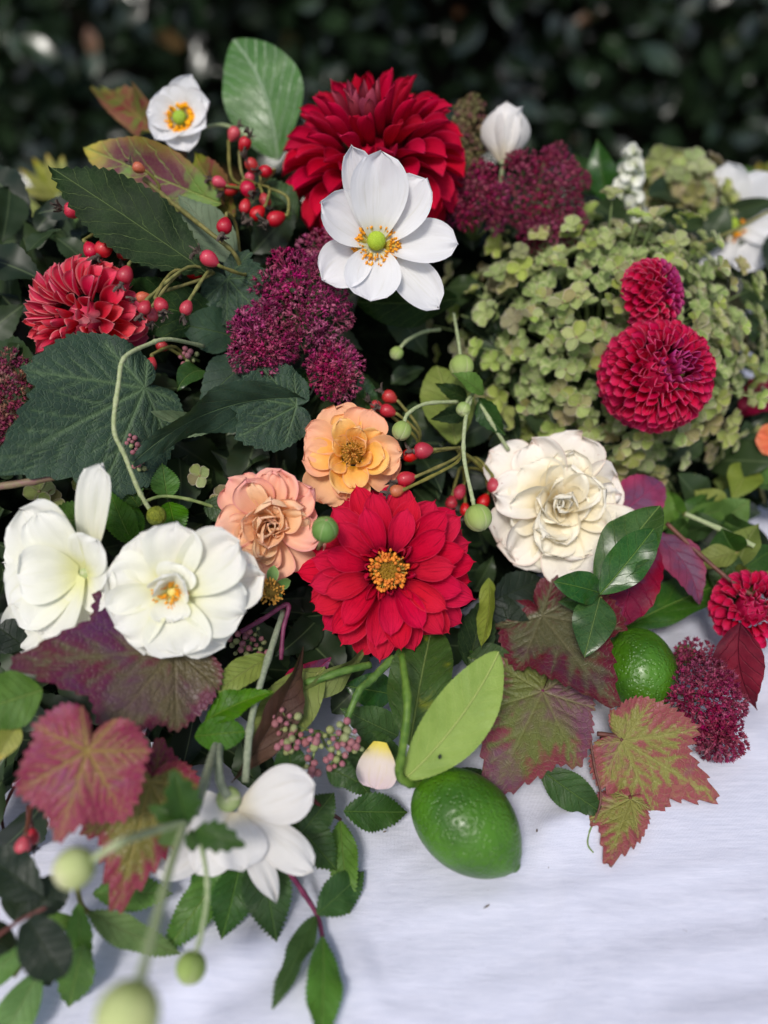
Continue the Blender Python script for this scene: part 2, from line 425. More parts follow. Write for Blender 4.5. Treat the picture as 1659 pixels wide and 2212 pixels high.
def plain(name, c, c2=None, rough=0.6, spec=0.3, scale=200.0, bumpd=0.0003, val=0.1, transl=0.0, along=None, coat=0.0, hue=0.01):
    g = G(name)
    nz = g.noise(g.obj(), scale, 4)
    col = g.mix(g.mr(nz, 0.35, 0.68), c, c2 or c)
    if along is not None:
        g.uv(); col = g.mix(g.mr(g.V, 0.15, 0.95), col, along)
    col = g.vary(col, val, hue, 0.08)
    return g.out(col, rough, spec, g.bump(nz, bumpd, 0.7), transl, coat=coat)

M = {}
# petals
M['crimson'] = petal_mat('crimson_petal', srgb(95, 2, 22), srgb(182, 6, 46), srgb(200, 14, 58), edge=srgb(212, 44, 84), edge_w=0.07, rough=0.75, transl=0.2, spec=0.08, val=0.10, hue=0.004)
M['crimson_core'] = petal_mat('crimson_inner_petal', srgb(90, 6, 26), srgb(130, 14, 44), srgb(178, 70, 92), rough=0.6, transl=0.15)
M['red'] = petal_mat('red_petal', srgb(132, 4, 36), srgb(204, 12, 52), srgb(214, 24, 66), edge=srgb(222, 56, 92), edge_w=0.06, rough=0.75, transl=0.22, streak=0.5, val=0.06, spec=0.1, hue=0.003, bumpd=0.0017, blem=srgb(150, 20, 50), blem_amt=0.68)
M['coral'] = petal_mat('coral_backed_petal', srgb(168, 8, 44), srgb(212, 24, 64), srgb(228, 80, 104), edge=srgb(240, 160, 160), edge_w=0.16, rough=0.6, transl=0.2)
M['rasp'] = petal_mat('raspberry_petal', srgb(140, 4, 46), srgb(200, 14, 66), srgb(210, 36, 92), edge=srgb(236, 116, 150), edge_w=0.13, rough=0.65, transl=0.25, val=0.08, spec=0.12, hue=0.004)
M['rasp_core'] = petal_mat('violet_raspberry_petal', srgb(120, 8, 60), srgb(170, 20, 84), srgb(176, 50, 120), edge=srgb(215, 90, 140), edge_w=0.12, rough=0.5, transl=0.25)
M['white'] = petal_mat('white_petal', srgb(226, 224, 204), srgb(241, 241, 241), srgb(244, 244, 247), blem=srgb(228, 218, 198), blem_amt=0.66, rough=0.55, transl=0.3, streak=0.2, val=0.02, hue=0.0, bumpd=0.0007)
M['shellwhite'] = petal_mat('shell_white_petal', srgb(225, 215, 190), srgb(236, 233, 228), srgb(240, 238, 236), blem=srgb(220, 206, 186), blem_amt=0.68, rough=0.55, transl=0.3, streak=0.22, val=0.02, hue=0.0, bumpd=0.0009)
M['creamwhite'] = petal_mat('ivory_petal', srgb(232, 232, 170), srgb(243, 243, 226), srgb(246, 246, 240), blem=srgb(232, 220, 190), blem_amt=0.68, rough=0.55, transl=0.3, streak=0.16, val=0.02, hue=0.0, bumpd=0.0007, s1=0.5)
M['cream'] = petal_mat('cream_petal', srgb(252, 222, 150), srgb(252, 242, 212), srgb(252, 247, 230), edge=srgb(244, 238, 222), edge_w=0.05, rough=0.6, spec=0.15, transl=0.22, streak=0.05, val=0.02, hue=0.0,
                       blem=srgb(176, 132, 96), blem_amt=0.68, bumpd=0.001)
M['cream_out'] = petal_mat('weathered_cream_petal', srgb(246, 234, 196), srgb(250, 244, 228), srgb(248, 241, 232), edge=srgb(228, 204, 192), edge_w=0.05, rough=0.6, spec=0.15, transl=0.2, streak=0.05, val=0.03,
                           hue=0.0, blem=srgb(160, 105, 90), blem_amt=0.6, bumpd=0.0012)
M['peach'] = petal_mat('peach_petal', srgb(253, 190, 50), srgb(253, 196, 98), srgb(253, 202, 128), edge=srgb(250, 204, 166), edge_w=0.08, rough=0.6, spec=0.15, transl=0.25, streak=0.08, val=0.03, bumpd=0.0008)
M['peach_out'] = petal_mat('outer_peach_petal', srgb(248, 196, 120), srgb(248, 192, 140), srgb(246, 184, 150), rough=0.6, spec=0.15, transl=0.2, streak=0.08, val=0.04, bumpd=0.0008)
M['pinkpeach'] = petal_mat('pink_peach_petal', srgb(253, 196, 118), srgb(253, 208, 156), srgb(253, 212, 172), edge=srgb(252, 206, 178), edge_w=0.08, rough=0.6, spec=0.15, transl=0.28, streak=0.1, val=0.04, bumpd=0.001)
M['pink_out'] = petal_mat('outer_pink_petal', srgb(252, 204, 150), srgb(251, 198, 164), srgb(248, 184, 164), edge=srgb(242, 166, 164), edge_w=0.08, rough=0.6, spec=0.15, transl=0.22, streak=0.1, val=0.04)
M['fallen'] = petal_mat('blush_petal', srgb(238, 214, 90), srgb(238, 222, 214), srgb(226, 205, 212), rough=0.5, transl=0.25, blem=srgb(160, 120, 120), blem_amt=0.68, s1=0.45)
M['orange'] = petal_mat('orange_petal', srgb(210, 90, 40), srgb(232, 120, 80), srgb(236, 140, 100), rough=0.55)
# hydrangea sepals
def sepal_mat():
    g = G('green_sepal'); g.uv()
    au = g.m_('ABSOLUTE', g.m_('MULTIPLY_ADD', g.U, 2, -1))
    r = g.rand(); ob = g.obj()
    off = g.n('CombineXYZ', {0: g.m_('MULTIPLY', r, 7.0), 1: g.m_('MULTIPLY', r, 3.0)}).outputs[0]
    ov = g.n('VectorMath', {0: ob, 1: off}, operation='ADD').outputs[0]
    n = g.noise(ov, 300, 4, 0.65)
    c = g.mix(g.mr(n, 0.35, 0.65), srgb(142, 164, 84), srgb(200, 210, 138))
    pk = g.m_('MULTIPLY', g.mr(g.m_('FRACT', g.m_('MULTIPLY', r, 5.77)), 0.55, 1.0), g.mr(n, 0.38, 0.6))
    c = g.mix(g.m_('MULTIPLY', pk, 0.85), c, srgb(168, 128, 118))
    ed = g.m_('MAXIMUM', g.mr(au, 0.82, 1.0), g.mr(g.V, 0.9, 1.0))
    c = g.mix(g.m_('MULTIPLY', ed, 0.9), c, srgb(224, 208, 190))
    fan = g.m_('ABSOLUTE', g.m_('SINE', g.m_('MULTIPLY', g.m_('ADD', g.U, g.m_('MULTIPLY', n, 0.06)), 26)))
    vn = g.mr(fan, 0.0, 0.28, 1.0, 0.0)
    c = g.mix(g.m_('MULTIPLY', vn, 0.35), c, srgb(96, 118, 52))
    c = g.vary(c, 0.26, 0.02, 0.2)
    return g.out(c, 0.5, 0.35, g.bump(g.m_('ADD', g.m_('MULTIPLY', vn, -0.6), n), 0.0004, 0.8), 0.28)
M['sepal'] = sepal_mat()
M['sepal_eye'] = plain('sepal_eye', srgb(120, 130, 70), srgb(160, 120, 110), 0.5)
M['panicle'] = petal_mat('panicle_white', srgb(210, 220, 170), srgb(236, 238, 222), srgb(244, 244, 238), rough=0.6, streak=0.05)
# sedum
def sedum_mat(name, a, b, c2):
    g = G(name); r = g.attr('rnd'); g.uv()
    n = g.noise(g.obj(), 160, 3)
    c = g.mix(g.mr(n, 0.35, 0.65), a, b)
    c = g.mix(g.m_('MULTIPLY', g.mr(r, 0.55, 1.0), 0.55), c, c2)
    c = g.mix(g.mr(g.V, 0.72, 1.0, 0, 0.5), c, srgb(206, 140, 150))
    c = g.vary(c, 0.18, 0.012, 0.1)
    return g.out(c, 0.55, 0.3, None, 0.15)
M['sedum'] = sedum_mat('sedum_star', srgb(128, 28, 74), srgb(174, 54, 110), srgb(200, 116, 140))
M['sedum_dark'] = sedum_mat('sedum_deep_star', srgb(118, 24, 64), srgb(156, 44, 90), srgb(182, 98, 116))
M['sedum_pink'] = sedum_mat('sedum_pink_star', srgb(122, 40, 72), srgb(160, 70, 96), srgb(196, 160, 120))
M['sedum_green'] = sedum_mat('sedum_green_star', srgb(120, 120, 70), srgb(150, 90, 100), srgb(190, 190, 130))
# leaves
M['lf_dark'] = leaf_mat('dark_leaf', srgb(16, 36, 12), srgb(28, 52, 18), srgb(96, 116, 66), nv=7, slope=0.34, rough=0.6, transl=0.1, side=0.85, mid_w=0.03, side_w=0.035, spec=0.18)
M['lf_slate'] = leaf_mat('slate_green_leaf', srgb(34, 56, 42), srgb(48, 72, 54), srgb(98, 124, 78), nv=5, slope=0.42, rough=0.55, transl=0.1, side=0.55, mid_w=0.03, side_w=0.028, spec=0.28)
M['lf_pale'] = leaf_mat('pale_leaf_underside', srgb(98, 118, 88), srgb(122, 140, 108), srgb(148, 160, 124), nv=8, slope=0.3, rough=0.6, transl=0.2, raised=1.0, spec=0.25)
M['lf_rose'] = leaf_mat('rose_leaf', srgb(36, 66, 26), srgb(52, 86, 36), srgb(100, 132, 66), nv=8, slope=0.25, rough=0.42, transl=0.2, side=0.32, mid_w=0.05, side_w=0.06)
M['lf_rose_lt'] = leaf_mat('light_rose_leaf', srgb(78, 114, 50), srgb(98, 134, 62), srgb(140, 164, 96), nv=8, slope=0.25, rough=0.5, transl=0.25, side=0.3, mid_w=0.05, side_w=0.06)
M['lf_fresh'] = leaf_mat('fresh_green_leaf', srgb(52, 94, 24), srgb(76, 122, 34), srgb(132, 164, 76), nv=8, slope=0.25, rough=0.4, transl=0.28, side=0.3, mid_w=0.05, side_w=0.06)
M['lf_glossy'] = leaf_mat('glossy_leaf', srgb(30, 66, 22), srgb(44, 86, 30), srgb(120, 150, 76), nv=6, slope=0.3, rough=0.28, transl=0.14, side=0.4, mid_w=0.04, side_w=0.03, spec=0.45, net=0.3, nb=0.02)
M['lf_citrus'] = leaf_mat('citrus_leaf_underside', srgb(126, 158, 48), srgb(144, 174, 60), srgb(186, 202, 100), nv=11, slope=0.24, rough=0.48, transl=0.22, side=0.3, mid_w=0.05, side_w=0.05, raised=1.0, net=0.15, val=0.03, hue=0.0, spec=0.2, vb=0.2)
M['lf_citrus_d'] = leaf_mat('citrus_leaf_top', srgb(44, 70, 30), srgb(60, 88, 38), srgb(120, 138, 80), nv=10, slope=0.24, rough=0.4, transl=0.15, side=0.2, mid_w=0.05, side_w=0.05, val=0.08, blot=srgb(120, 130, 40), blot_amt=0.66)
M['lf_olive'] = leaf_mat('olive_leaf', srgb(112, 128, 56), srgb(130, 142, 66), srgb(160, 168, 96), nv=9, slope=0.25, rough=0.5, transl=0.22, raised=1.0, val=0.1)
M['lf_back'] = leaf_mat('broad_back_leaf', srgb(62, 108, 48), srgb(84, 128, 68), srgb(168, 190, 160), nv=7, slope=0.5, rough=0.3, transl=0.2, side=0.55, mid_w=0.05, side_w=0.12, spec=0.6, brown=False)
M['lf_blot'] = leaf_mat('blotched_autumn_leaf', srgb(100, 132, 54), srgb(120, 148, 66), srgb(168, 180, 96), nv=6, slope=0.3, rough=0.5, transl=0.22, blot=srgb(104, 40, 70), blot_amt=0.49, blot_scale=30, edge=srgb(150, 110, 50), tipc=srgb(190, 170, 70))
M['lf_redgreen'] = leaf_mat('red_flushed_leaf', srgb(96, 110, 44), srgb(120, 120, 52), srgb(170, 150, 90), nv=6, slope=0.3, rough=0.5, transl=0.22, blot=srgb(130, 44, 60), blot_amt=0.52, blot_scale=50, edge=srgb(140, 90, 70), tipc=srgb(140, 150, 50))
M['lf_maroon'] = leaf_mat('maroon_leaf', srgb(112, 28, 62), srgb(134, 44, 80), srgb(170, 60, 100), nv=6, slope=0.3, rough=0.45, transl=0.2, side=0.25, edge=srgb(160, 26, 66), blot=srgb(104, 60, 92), blot_amt=0.52, mid_w=0.04, green=False, spec=0.3)
M['lf_scarlet'] = leaf_mat('scarlet_leaf', srgb(100, 6, 34), srgb(128, 10, 42), srgb(84, 4, 30), nv=6, slope=0.3, rough=0.45, transl=0.25, side=0.3, blot=srgb(84, 10, 34), blot_amt=0.56, mid_w=0.03, green=False, spec=0.2)
M['lf_brown'] = leaf_mat('brown_red_leaf', srgb(78, 44, 32), srgb(96, 62, 40), srgb(50, 26, 24), nv=8, slope=0.25, rough=0.55, transl=0.15, side=0.5, mid_w=0.04, side_w=0.04)
M['lf_yellow'] = leaf_mat('yellow_green_leaf', srgb(140, 146, 60), srgb(160, 160, 76), srgb(180, 180, 110), nv=8, rough=0.5, transl=0.3, tipc=srgb(200, 170, 50))
M['lf_charcoal'] = leaf_mat('charcoal_leaf', srgb(22, 34, 26), srgb(34, 46, 34), srgb(60, 72, 54), nv=7, rough=0.45, transl=0.08, side=0.35, mid_w=0.04)
M['lf_peachbit'] = leaf_mat('peach_leaf', srgb(170, 96, 84), srgb(186, 116, 96), srgb(190, 130, 110), nv=5, rough=0.5)
# vine leaves
M['vn_purple'] = vine_mat('purple_vine_leaf', srgb(98, 88, 62), srgb(100, 28, 52), srgb(90, 42, 84), srgb(112, 104, 66), mixr=0.5, edge_red=0.4, veinf=0.4, scale=16, purp=0.42, spots=0.8)
M['vn_slate'] = vine_mat('slate_lobed_leaf', srgb(36, 58, 44), srgb(46, 70, 52), srgb(40, 62, 46), srgb(100, 126, 84), mixr=0.5, edge_red=0.0, rough=0.6, transl=0.08, veinf=0.7, scale=40, spots=0.1)
M['vn_pink'] = vine_mat('pink_vine_leaf', srgb(150, 96, 84), srgb(146, 50, 80), srgb(146, 68, 112), srgb(172, 154, 72), mixr=0.66, edge_red=0.5, veinf=0.85, scale=34, purp=0.5)
M['vn_red'] = vine_mat('red_vine_leaf', srgb(118, 112, 50), srgb(136, 42, 66), srgb(120, 40, 74), srgb(150, 134, 66), mixr=0.52, edge_red=0.9, veinf=0.6, scale=26, purp=0.56)
M['vn_olive'] = vine_mat('olive_vine_leaf', srgb(110, 118, 60), srgb(136, 62, 72), srgb(120, 76, 96), srgb(138, 142, 84), mixr=0.44, edge_red=0.9, veinf=0.55, scale=26, purp=0.46)
M['vn_dark'] = vine_mat('dark_vine_leaf', srgb(92, 92, 62), srgb(104, 26, 44), srgb(82, 36, 62), srgb(122, 116, 84), mixr=0.52, edge_red=0.9, veinf=0.55, scale=24, purp=0.5)
M['vn_auburn'] = vine_mat('auburn_vine_leaf', srgb(140, 138, 68), srgb(150, 74, 78), srgb(138, 70, 88), srgb(158, 154, 86), mixr=0.6, edge_red=0.9, veinf=0.7, scale=60, purp=0.58)
# stems, fruit, small things
M['stem'] = plain('green_stem', srgb(112, 134, 76), srgb(136, 152, 98), 0.6)
M['stem_pale'] = plain('pale_downy_stem', srgb(150, 164, 118), srgb(172, 180, 142), 0.75, 0.15, scale=500)
M['stem_grey'] = plain('grey_downy_stem', srgb(128, 138, 112), srgb(150, 158, 132), 0.8, 0.15, scale=500)
M['stem_citrus'] = plain('citrus_stem', srgb(70, 102, 38), srgb(100, 128, 56), 0.5, bumpd=0.0005)
M['stem_purple'] = plain('purple_stem', srgb(96, 36, 64), srgb(120, 52, 80), 0.5)
M['stem_brown'] = plain('red_brown_stem', srgb(84, 44, 42), srgb(110, 62, 50), 0.5)
M['stem_olive'] = plain('olive_stem', srgb(104, 104, 52), srgb(134, 128, 70), 0.55)
M['stem_twotone'] = plain('two_tone_stem', srgb(130, 120, 90), srgb(136, 96, 100), 0.5, along=srgb(120, 70, 84))
M['bud'] = petal_mat('bud_sepal', srgb(130, 158, 70), srgb(156, 180, 98), srgb(184, 196, 140), edge=srgb(214, 212, 176), edge_w=0.14, rough=0.75, transl=0.15, streak=0.2)
M['bud_cream'] = petal_mat('cream_bud_sepal', srgb(160, 176, 98), srgb(196, 206, 140), srgb(226, 220, 186), edge=srgb(226, 220, 190), rough=0.7, transl=0.2, streak=0.12)
M['eye_green'] = plain('green_pistil', srgb(140, 172, 20), srgb(168, 196, 50), 0.5, scale=1500, bumpd=0.0008)
M['eye_olive'] = plain('olive_seed_head', srgb(84, 98, 30), srgb(138, 146, 60), 0.6, scale=1600, bumpd=0.0012)
M['anther'] = plain('orange_anther', srgb(222, 142, 16), srgb(240, 172, 40), 0.6, scale=300)
M['anther_d'] = plain('dark_orange_anther', srgb(200, 104, 14), srgb(236, 148, 26), 0.6, scale=300)
M['filament'] = plain('yellow_filament', srgb(232, 220, 130), srgb(226, 196, 70), 0.5)
M['brown_disc'] = plain('brown_disc', srgb(120, 86, 20), srgb(150, 120, 36), 0.7, scale=900, bumpd=0.001)
M['rosefil'] = plain('amber_stamen', srgb(196, 130, 40), srgb(222, 160, 60), 0.6, scale=300)
M['hip'] = plain('rose_hip_skin', srgb(178, 34, 52), srgb(200, 64, 70), 0.3, 0.5, scale=70, bumpd=0.0002, val=0.15, coat=0.3, along=srgb(190, 46, 62), hue=0.008)
M['hip_orange'] = plain('orange_hip_skin', srgb(190, 110, 60), srgb(206, 90, 60), 0.3, 0.5, scale=80, bumpd=0.0002, coat=0.2)
M['calyx'] = plain('dry_calyx', srgb(52, 42, 38), srgb(142, 128, 116), 0.9, 0.1, scale=600, bumpd=0.0006)
M['berry'] = plain('pink_bud', srgb(150, 96, 104), srgb(176, 118, 124), 0.5, scale=260)
M['berry_green'] = plain('green_bud', srgb(132, 146, 92), srgb(160, 160, 112), 0.5, scale=260)
M['rosebud'] = petal_mat('rosebud_sepal', srgb(80, 116, 52), srgb(100, 138, 66), srgb(112, 148, 76), edge=srgb(160, 180, 120), rough=0.5, transl=0.1)
def lime_mat():
    g = G('lime_peel'); ob = g.obj()
    n = g.noise(ob, 35, 4); v = g.n('TexVoronoi', {'Vector': ob, 'Scale': 520.0}).outputs['Distance']
    v2 = g.n('TexVoronoi', {'Vector': ob, 'Scale': 240.0}).outputs['Distance']
    c = g.mix(g.mr(n, 0.35, 0.68), srgb(50, 92, 12), srgb(72, 120, 22))
    c = g.mix(g.mr(v, 0.0, 0.35, 0.35, 0.0), c, srgb(92, 132, 48))
    sp = g.noise(ob, 240, 3, 0.6); c = g.mix(g.mr(sp, 0.72, 0.78, 0, 0.5), c, srgb(60, 70, 26))
    h = g.m_('ADD', g.mr(v, 0.0, 0.55), g.m_('MULTIPLY', g.mr(v2, 0.0, 0.6), 0.8))
    return g.out(c, 0.36, 0.45, g.bump(h, 0.0006, 0.7), coat=0.1)
M['lime'] = lime_mat()
# ------------------------------------------------------------------ the setting: ground, hedge, table, cloth
def ground():
    g = G('soil'); n = g.noise(g.obj(), 6, 6, 0.6); n2 = g.noise(g.obj(), 60, 5, 0.7)
    c = g.mix(g.mr(n, 0.4, 0.65), (0.035, 0.028, 0.018, 1), (0.03, 0.045, 0.015, 1)); c = g.mix(g.mr(n2, 0.5, 0.7, 0, 0.6), c, (0.06, 0.045, 0.03, 1))
    m = g.out(c, 0.95, 0.1, g.bump(n2, 0.02))
    N = 60; xs = np.linspace(-1, 1, N); X, Y = np.meshgrid(np.sign(xs) * np.abs(xs) ** 2.2 * 60, np.sign(xs) * np.abs(xs) ** 2.2 * 60)
    Zz = -0.75 + 0.012 * np.sin(X * 3.1 + Y) * np.cos(Y * 2.3 - X * .7)
    o = thing('ground', 'dark bare soil under the table and the hedge', None, mesh=mk('ground', np.stack([X, Y, Zz], -1), gridf(N, N), m), kind='structure')
ground()

def table():
    m = plain('table_wood', (0.25, 0.17, 0.10, 1), (0.32, 0.22, 0.13, 1), 0.6, scale=30)
    r = thing('table', 'wooden garden table hidden under the white cloth', 'table', T(0, 0, -0.75))
    def box(x0, x1, y0, y1, z0, z1):
        V = [(x, y, z) for z in (z0, z1) for y in (y0, y1) for x in (x0, x1)]
        return V, [(0, 2, 3, 1), (4, 5, 7, 6), (0, 1, 5, 4), (2, 6, 7, 3), (0, 4, 6, 2), (1, 3, 7, 5)]
    V, F = box(-0.88, 0.88, -0.52, 0.42, 0.71, 0.742); part('tabletop', mk('tabletop', V, F, m, smooth=False), r)
    for x in (-0.8, 0.8):
        for y in (-0.45, 0.34):
            V, F = box(x - .03, x + .03, y - .03, y + .03, 0.0, 0.71); part('leg', mk('leg', V, F, m, smooth=False), r)
table()

def cloth():
    g = G('white_linen'); ob = g.obj()
    wv = g.n('TexWave', {'Vector': ob, 'Scale': 420.0, 'Distortion': 1.5, 'Detail': 2.0}, bands_direction='X').outputs['Fac']
    wv2 = g.n('TexWave', {'Vector': ob, 'Scale': 420.0, 'Distortion': 1.5, 'Detail': 2.0}, bands_direction='Y').outputs['Fac']
    slub = g.noise(g.scaled(ob, 60, 420), 1.0, 4, 0.6); big = g.noise(g.scaled(ob, 14, 34), 1.0, 5, 0.6)
    c = g.mix(g.mr(slub, 0.35, 0.7), srgb(206, 209, 225), srgb(215, 217, 232))
    dirt = g.noise(ob, 330, 2, 0.5); c = g.mix(g.mr(dirt, 0.79, 0.81, 0, 0.7), c, srgb(120, 110, 110))
    h = g.m_('ADD', g.m_('ADD', g.m_('MULTIPLY', wv, 0.10), g.m_('MULTIPLY', wv2, 0.10)), g.m_('ADD', g.m_('MULTIPLY', slub, 0.25), g.m_('MULTIPLY', big, 1.6)))
    m = g.out(c, 0.85, 0.15, g.bump(h, 0.0012, 0.8), 0.0, sheen=0.1)
    nx, ny = 420, 380
    xs = np.linspace(-1.05, 1.05, nx); xs = np.sign(xs) * (np.abs(xs) / 1.05) ** 1.25 * 1.05
    ys = np.linspace(-0.72, 0.60, ny)
    X, Y = np.meshgrid(xs, ys)
    H = np.zeros_like(X)
    def fold(a, b, wd, amp, sharp=False):
        pa, pb = Z(*a, 0.0), Z(*b, 0.0)
        dd, t = seg_dist(X, Y, pa.x, pa.y, pb.x, pb.y)
        f = np.exp(-(dd / wd) ** 2) if not sharp else np.exp(-dd / wd)
        return amp * f * np.clip(np.minimum(t, 1 - t) * 8 + 0.25, 0, 1)
    # soft swells and shallow creases of ironed linen
    H += fold((200, 2230), (640, 2010), 0.013, 0.007) - fold((330, 2230), (700, 2040), 0.012, 0.006) + fold((420, 2260), (820, 2080), 0.02, 0.005)
    pa, pb = Z(1214, 1850, 0), Z(1190, 2330, 0); t = (Y - pb.y) / (pa.y - pb.y); xl = pb.x + (pa.x - pb.x) * t
    H += 0.0016 * np.tanh((X - xl) / 0.0035) * np.exp(-((X - xl) / 0.035) ** 2) * np.clip((pa.y - Y) * 40, 0, 1) + 0.0022 * np.exp(-((X - xl) / 0.005) ** 2) * np.clip((pa.y - Y) * 40, 0, 1)
    H += fold((900, 1985), (1659, 1850), 0.006, 0.0016) + fold((1230, 1990), (1659, 1930), 0.007, 0.0018) - fold((1000, 2050), (1659, 1980), 0.012, 0.002)
    H += fold((1300, 2110), (1700, 2020), 0.014, 0.0035) - fold((1350, 2170), (1720, 2100), 0.012, 0.003) + fold((1420, 2230), (1720, 2170), 0.012, 0.003)
    H += fold((1160, 1800), (1260, 1770), 0.008, 0.006) + fold((1150, 1850), (1300, 1760), 0.012, 0.004)
    H += fold((700, 2160), (1160, 2010), 0.008, 0.0014) + fold((820, 2200), (1180, 2120), 0.007, 0.0012) + fold((760, 1990), (1150, 1920), 0.006, 0.0010)
    H += fold((1440, 1400), (1560, 1440), 0.014, 0.008) - fold((1500, 1480), (1659, 1520), 0.012, 0.004) + fold((1480, 1560), (1659, 1600), 0.013, 0.004)
    H += fold((840, 1700), (900, 1830), 0.012, -0.003)
    H *= 0.75
    rs = np.random.RandomState(3)
    for k in range(46):                       # many small random creases
        x0, y0 = rs.uniform(60, 1640), rs.uniform(1780, 2260); a = rs.normal(-0.25, 0.5); l = rs.uniform(50, 200)
        H += fold((x0, y0), (x0 + l * math.cos(a), y0 + l * math.sin(a)), rs.uniform(0.0018, 0.005), rs.uniform(-0.0007, 0.0009))
    H += 0.0012 * np.sin(X * 23 + 3 * np.sin(Y * 17)) + 0.0004 * np.sin(Y * 61 + X * 19 + 2 * np.sin(X * 13)) + 0.0002 * np.sin(Y * 140 - X * 40 + 3 * np.sin(X * 31 + Y * 20))
    # where it hangs over the edge of the table
    ox = np.maximum(np.abs(X) - 0.89, 0); oy = np.maximum(np.maximum(-0.53 - Y, Y - 0.43), 0)
    over = np.hypot(ox, oy)
    Zz = H - over * 1.6 + 0.0
    X2 = np.where(ox > 0, np.sign(X) * (0.89 + ox * 0.12 + 0.012 * np.sin(Y * 30) * np.clip(ox * 20, 0, 1)), X)
    Y2 = np.where(oy > 0, np.where(Y > 0, 0.43 + oy * 0.12, -0.53 - oy * 0.12) + 0.014 * np.sin(X * 28) * np.clip(oy * 20, 0, 1), Y)
    me = mk('tablecloth', np.stack([X2, Y2, Zz], -1), gridf(nx, ny), m, np.stack([X, Y], -1).reshape(-1, 2))
    thing('tablecloth', 'white linen tablecloth with shallow creases under the flowers', 'tablecloth', mesh=me)
cloth()

def hedge():
    ml = G('hedge_leaf'); r = ml.attr('rnd')
    c = ml.mix(ml.mr(r, 0.0, 0.9), (0.010, 0.020, 0.009, 1), (0.022, 0.045, 0.018, 1))
    c = ml.mix(ml.mr(r, 0.955, 0.965), c, (0.20, 0.10, 0.05, 1)); c = ml.mix(ml.mr(r, 0.975, 0.985), c, (0.10, 0.12, 0.03, 1))
    m = ml.out(c, 0.24, 0.8, None, 0.03)
    root = thing('hedge', 'dark evergreen hedge out of focus behind the flowers', 'hedge', T(0, 1.9, -0.75))
    core = MB()
    xs = np.linspace(-3.4, 3.4, 60); zs = np.linspace(0, 2.9, 30); X, Zg = np.meshgrid(xs, zs)
    Yf = 0.28 + 0.07 * np.sin(X * 5 + Zg * 4) * np.cos(Zg * 7 - X * 2)
    core.add(np.stack([X, Yf, Zg], -1).reshape(-1, 3), gridf(60, 30)); core.add(np.stack([X, 1.1 + 0 * X, Zg], -1).reshape(-1, 3), gridf(60, 30))
    dk = plain('hedge_gap_shade', (0.006, 0.007, 0.005, 1), (0.012, 0.010, 0.008, 1), 0.95, 0.0, scale=30)  # near-black sheets added inside the hedge, their colour standing for shaded gaps
    part('shade_backing', core.mesh('shade_backing', dk), root)
    mb = MB(); rg = random.Random(5)
    base = [leaf_shape(1, 0.22, 0.05, 0.25, nu=5, nv=6, quilt=0, wav=0.02)[:2], leaf_shape(1, 0.26, -0.06, 0.15, nu=5, nv=6, quilt=0, wav=0.03, seed=2)[:2]]
    for i in range(9000):
        x = rg.uniform(-3.3, 3.3); z = rg.uniform(0.0, 1.5) if i < 7700 else rg.uniform(1.5, 2.9)
        y = 0.25 * rg.random() ** 0.8 - 0.02 + 0.07 * math.sin(x * 5 + z * 4) * math.cos(z * 7 - x * 2) + 0.10 * math.sin(x * 2.1 + 1) * math.sin(z * 3.3)
        L = rg.uniform(0.06, 0.12)
        V, F = base[i % 2]
        Mx = T(x, y, z) @ Matrix.Rotation(rg.uniform(0, 2 * PI), 4, 'Y') @ Rx(PI / 2 + rg.gauss(0.35, 0.55)) @ Ry(rg.gauss(0, 0.5)) @ Matrix.Diagonal((L, L, L, 1)) @ T(0, -0.5, 0)
        mb.add(V, F, None, Mx, rg.random())
    part('foliage', mb.mesh('foliage', m), root, kind='stuff')
hedge()

def shade_base():
    # mound body under the flowers, coloured near black as shade in the gaps
    g = G('gap_shade'); n = g.noise(g.obj(), 160, 5, 0.7)
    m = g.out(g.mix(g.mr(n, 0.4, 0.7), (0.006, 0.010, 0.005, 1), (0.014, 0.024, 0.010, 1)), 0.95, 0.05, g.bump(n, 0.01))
    nx, ny = 70, 50; V = []
    for j in range(ny):
        for i in range(nx):
            x = -0.62 + 1.2 * i / (nx - 1); f = j / (ny - 1)
            ye = edge_y(max(-0.45, min(x, 0.32))) + 0.035
            y = ye + f * (0.36 - ye)
            h = mound_z(max(-0.45, min(x, 0.32)), y) - 0.075
            h *= min(1, (1 - f) * 5) * min(1, max(0, 0.36 - x) * 7)
            V.append((x, y, (h if h > 0.006 else -0.0065) + 0.012 * math.sin(x * 60 + y * 40) * math.cos(y * 70 - x * 20) * (1 if h > 0.02 else 0)))
    thing('shade_base', 'dark mound body added under the flowers, coloured as shade in the gaps', 'backing', mesh=mk('shade_base', V, gridf(nx, ny), m))
shade_base()

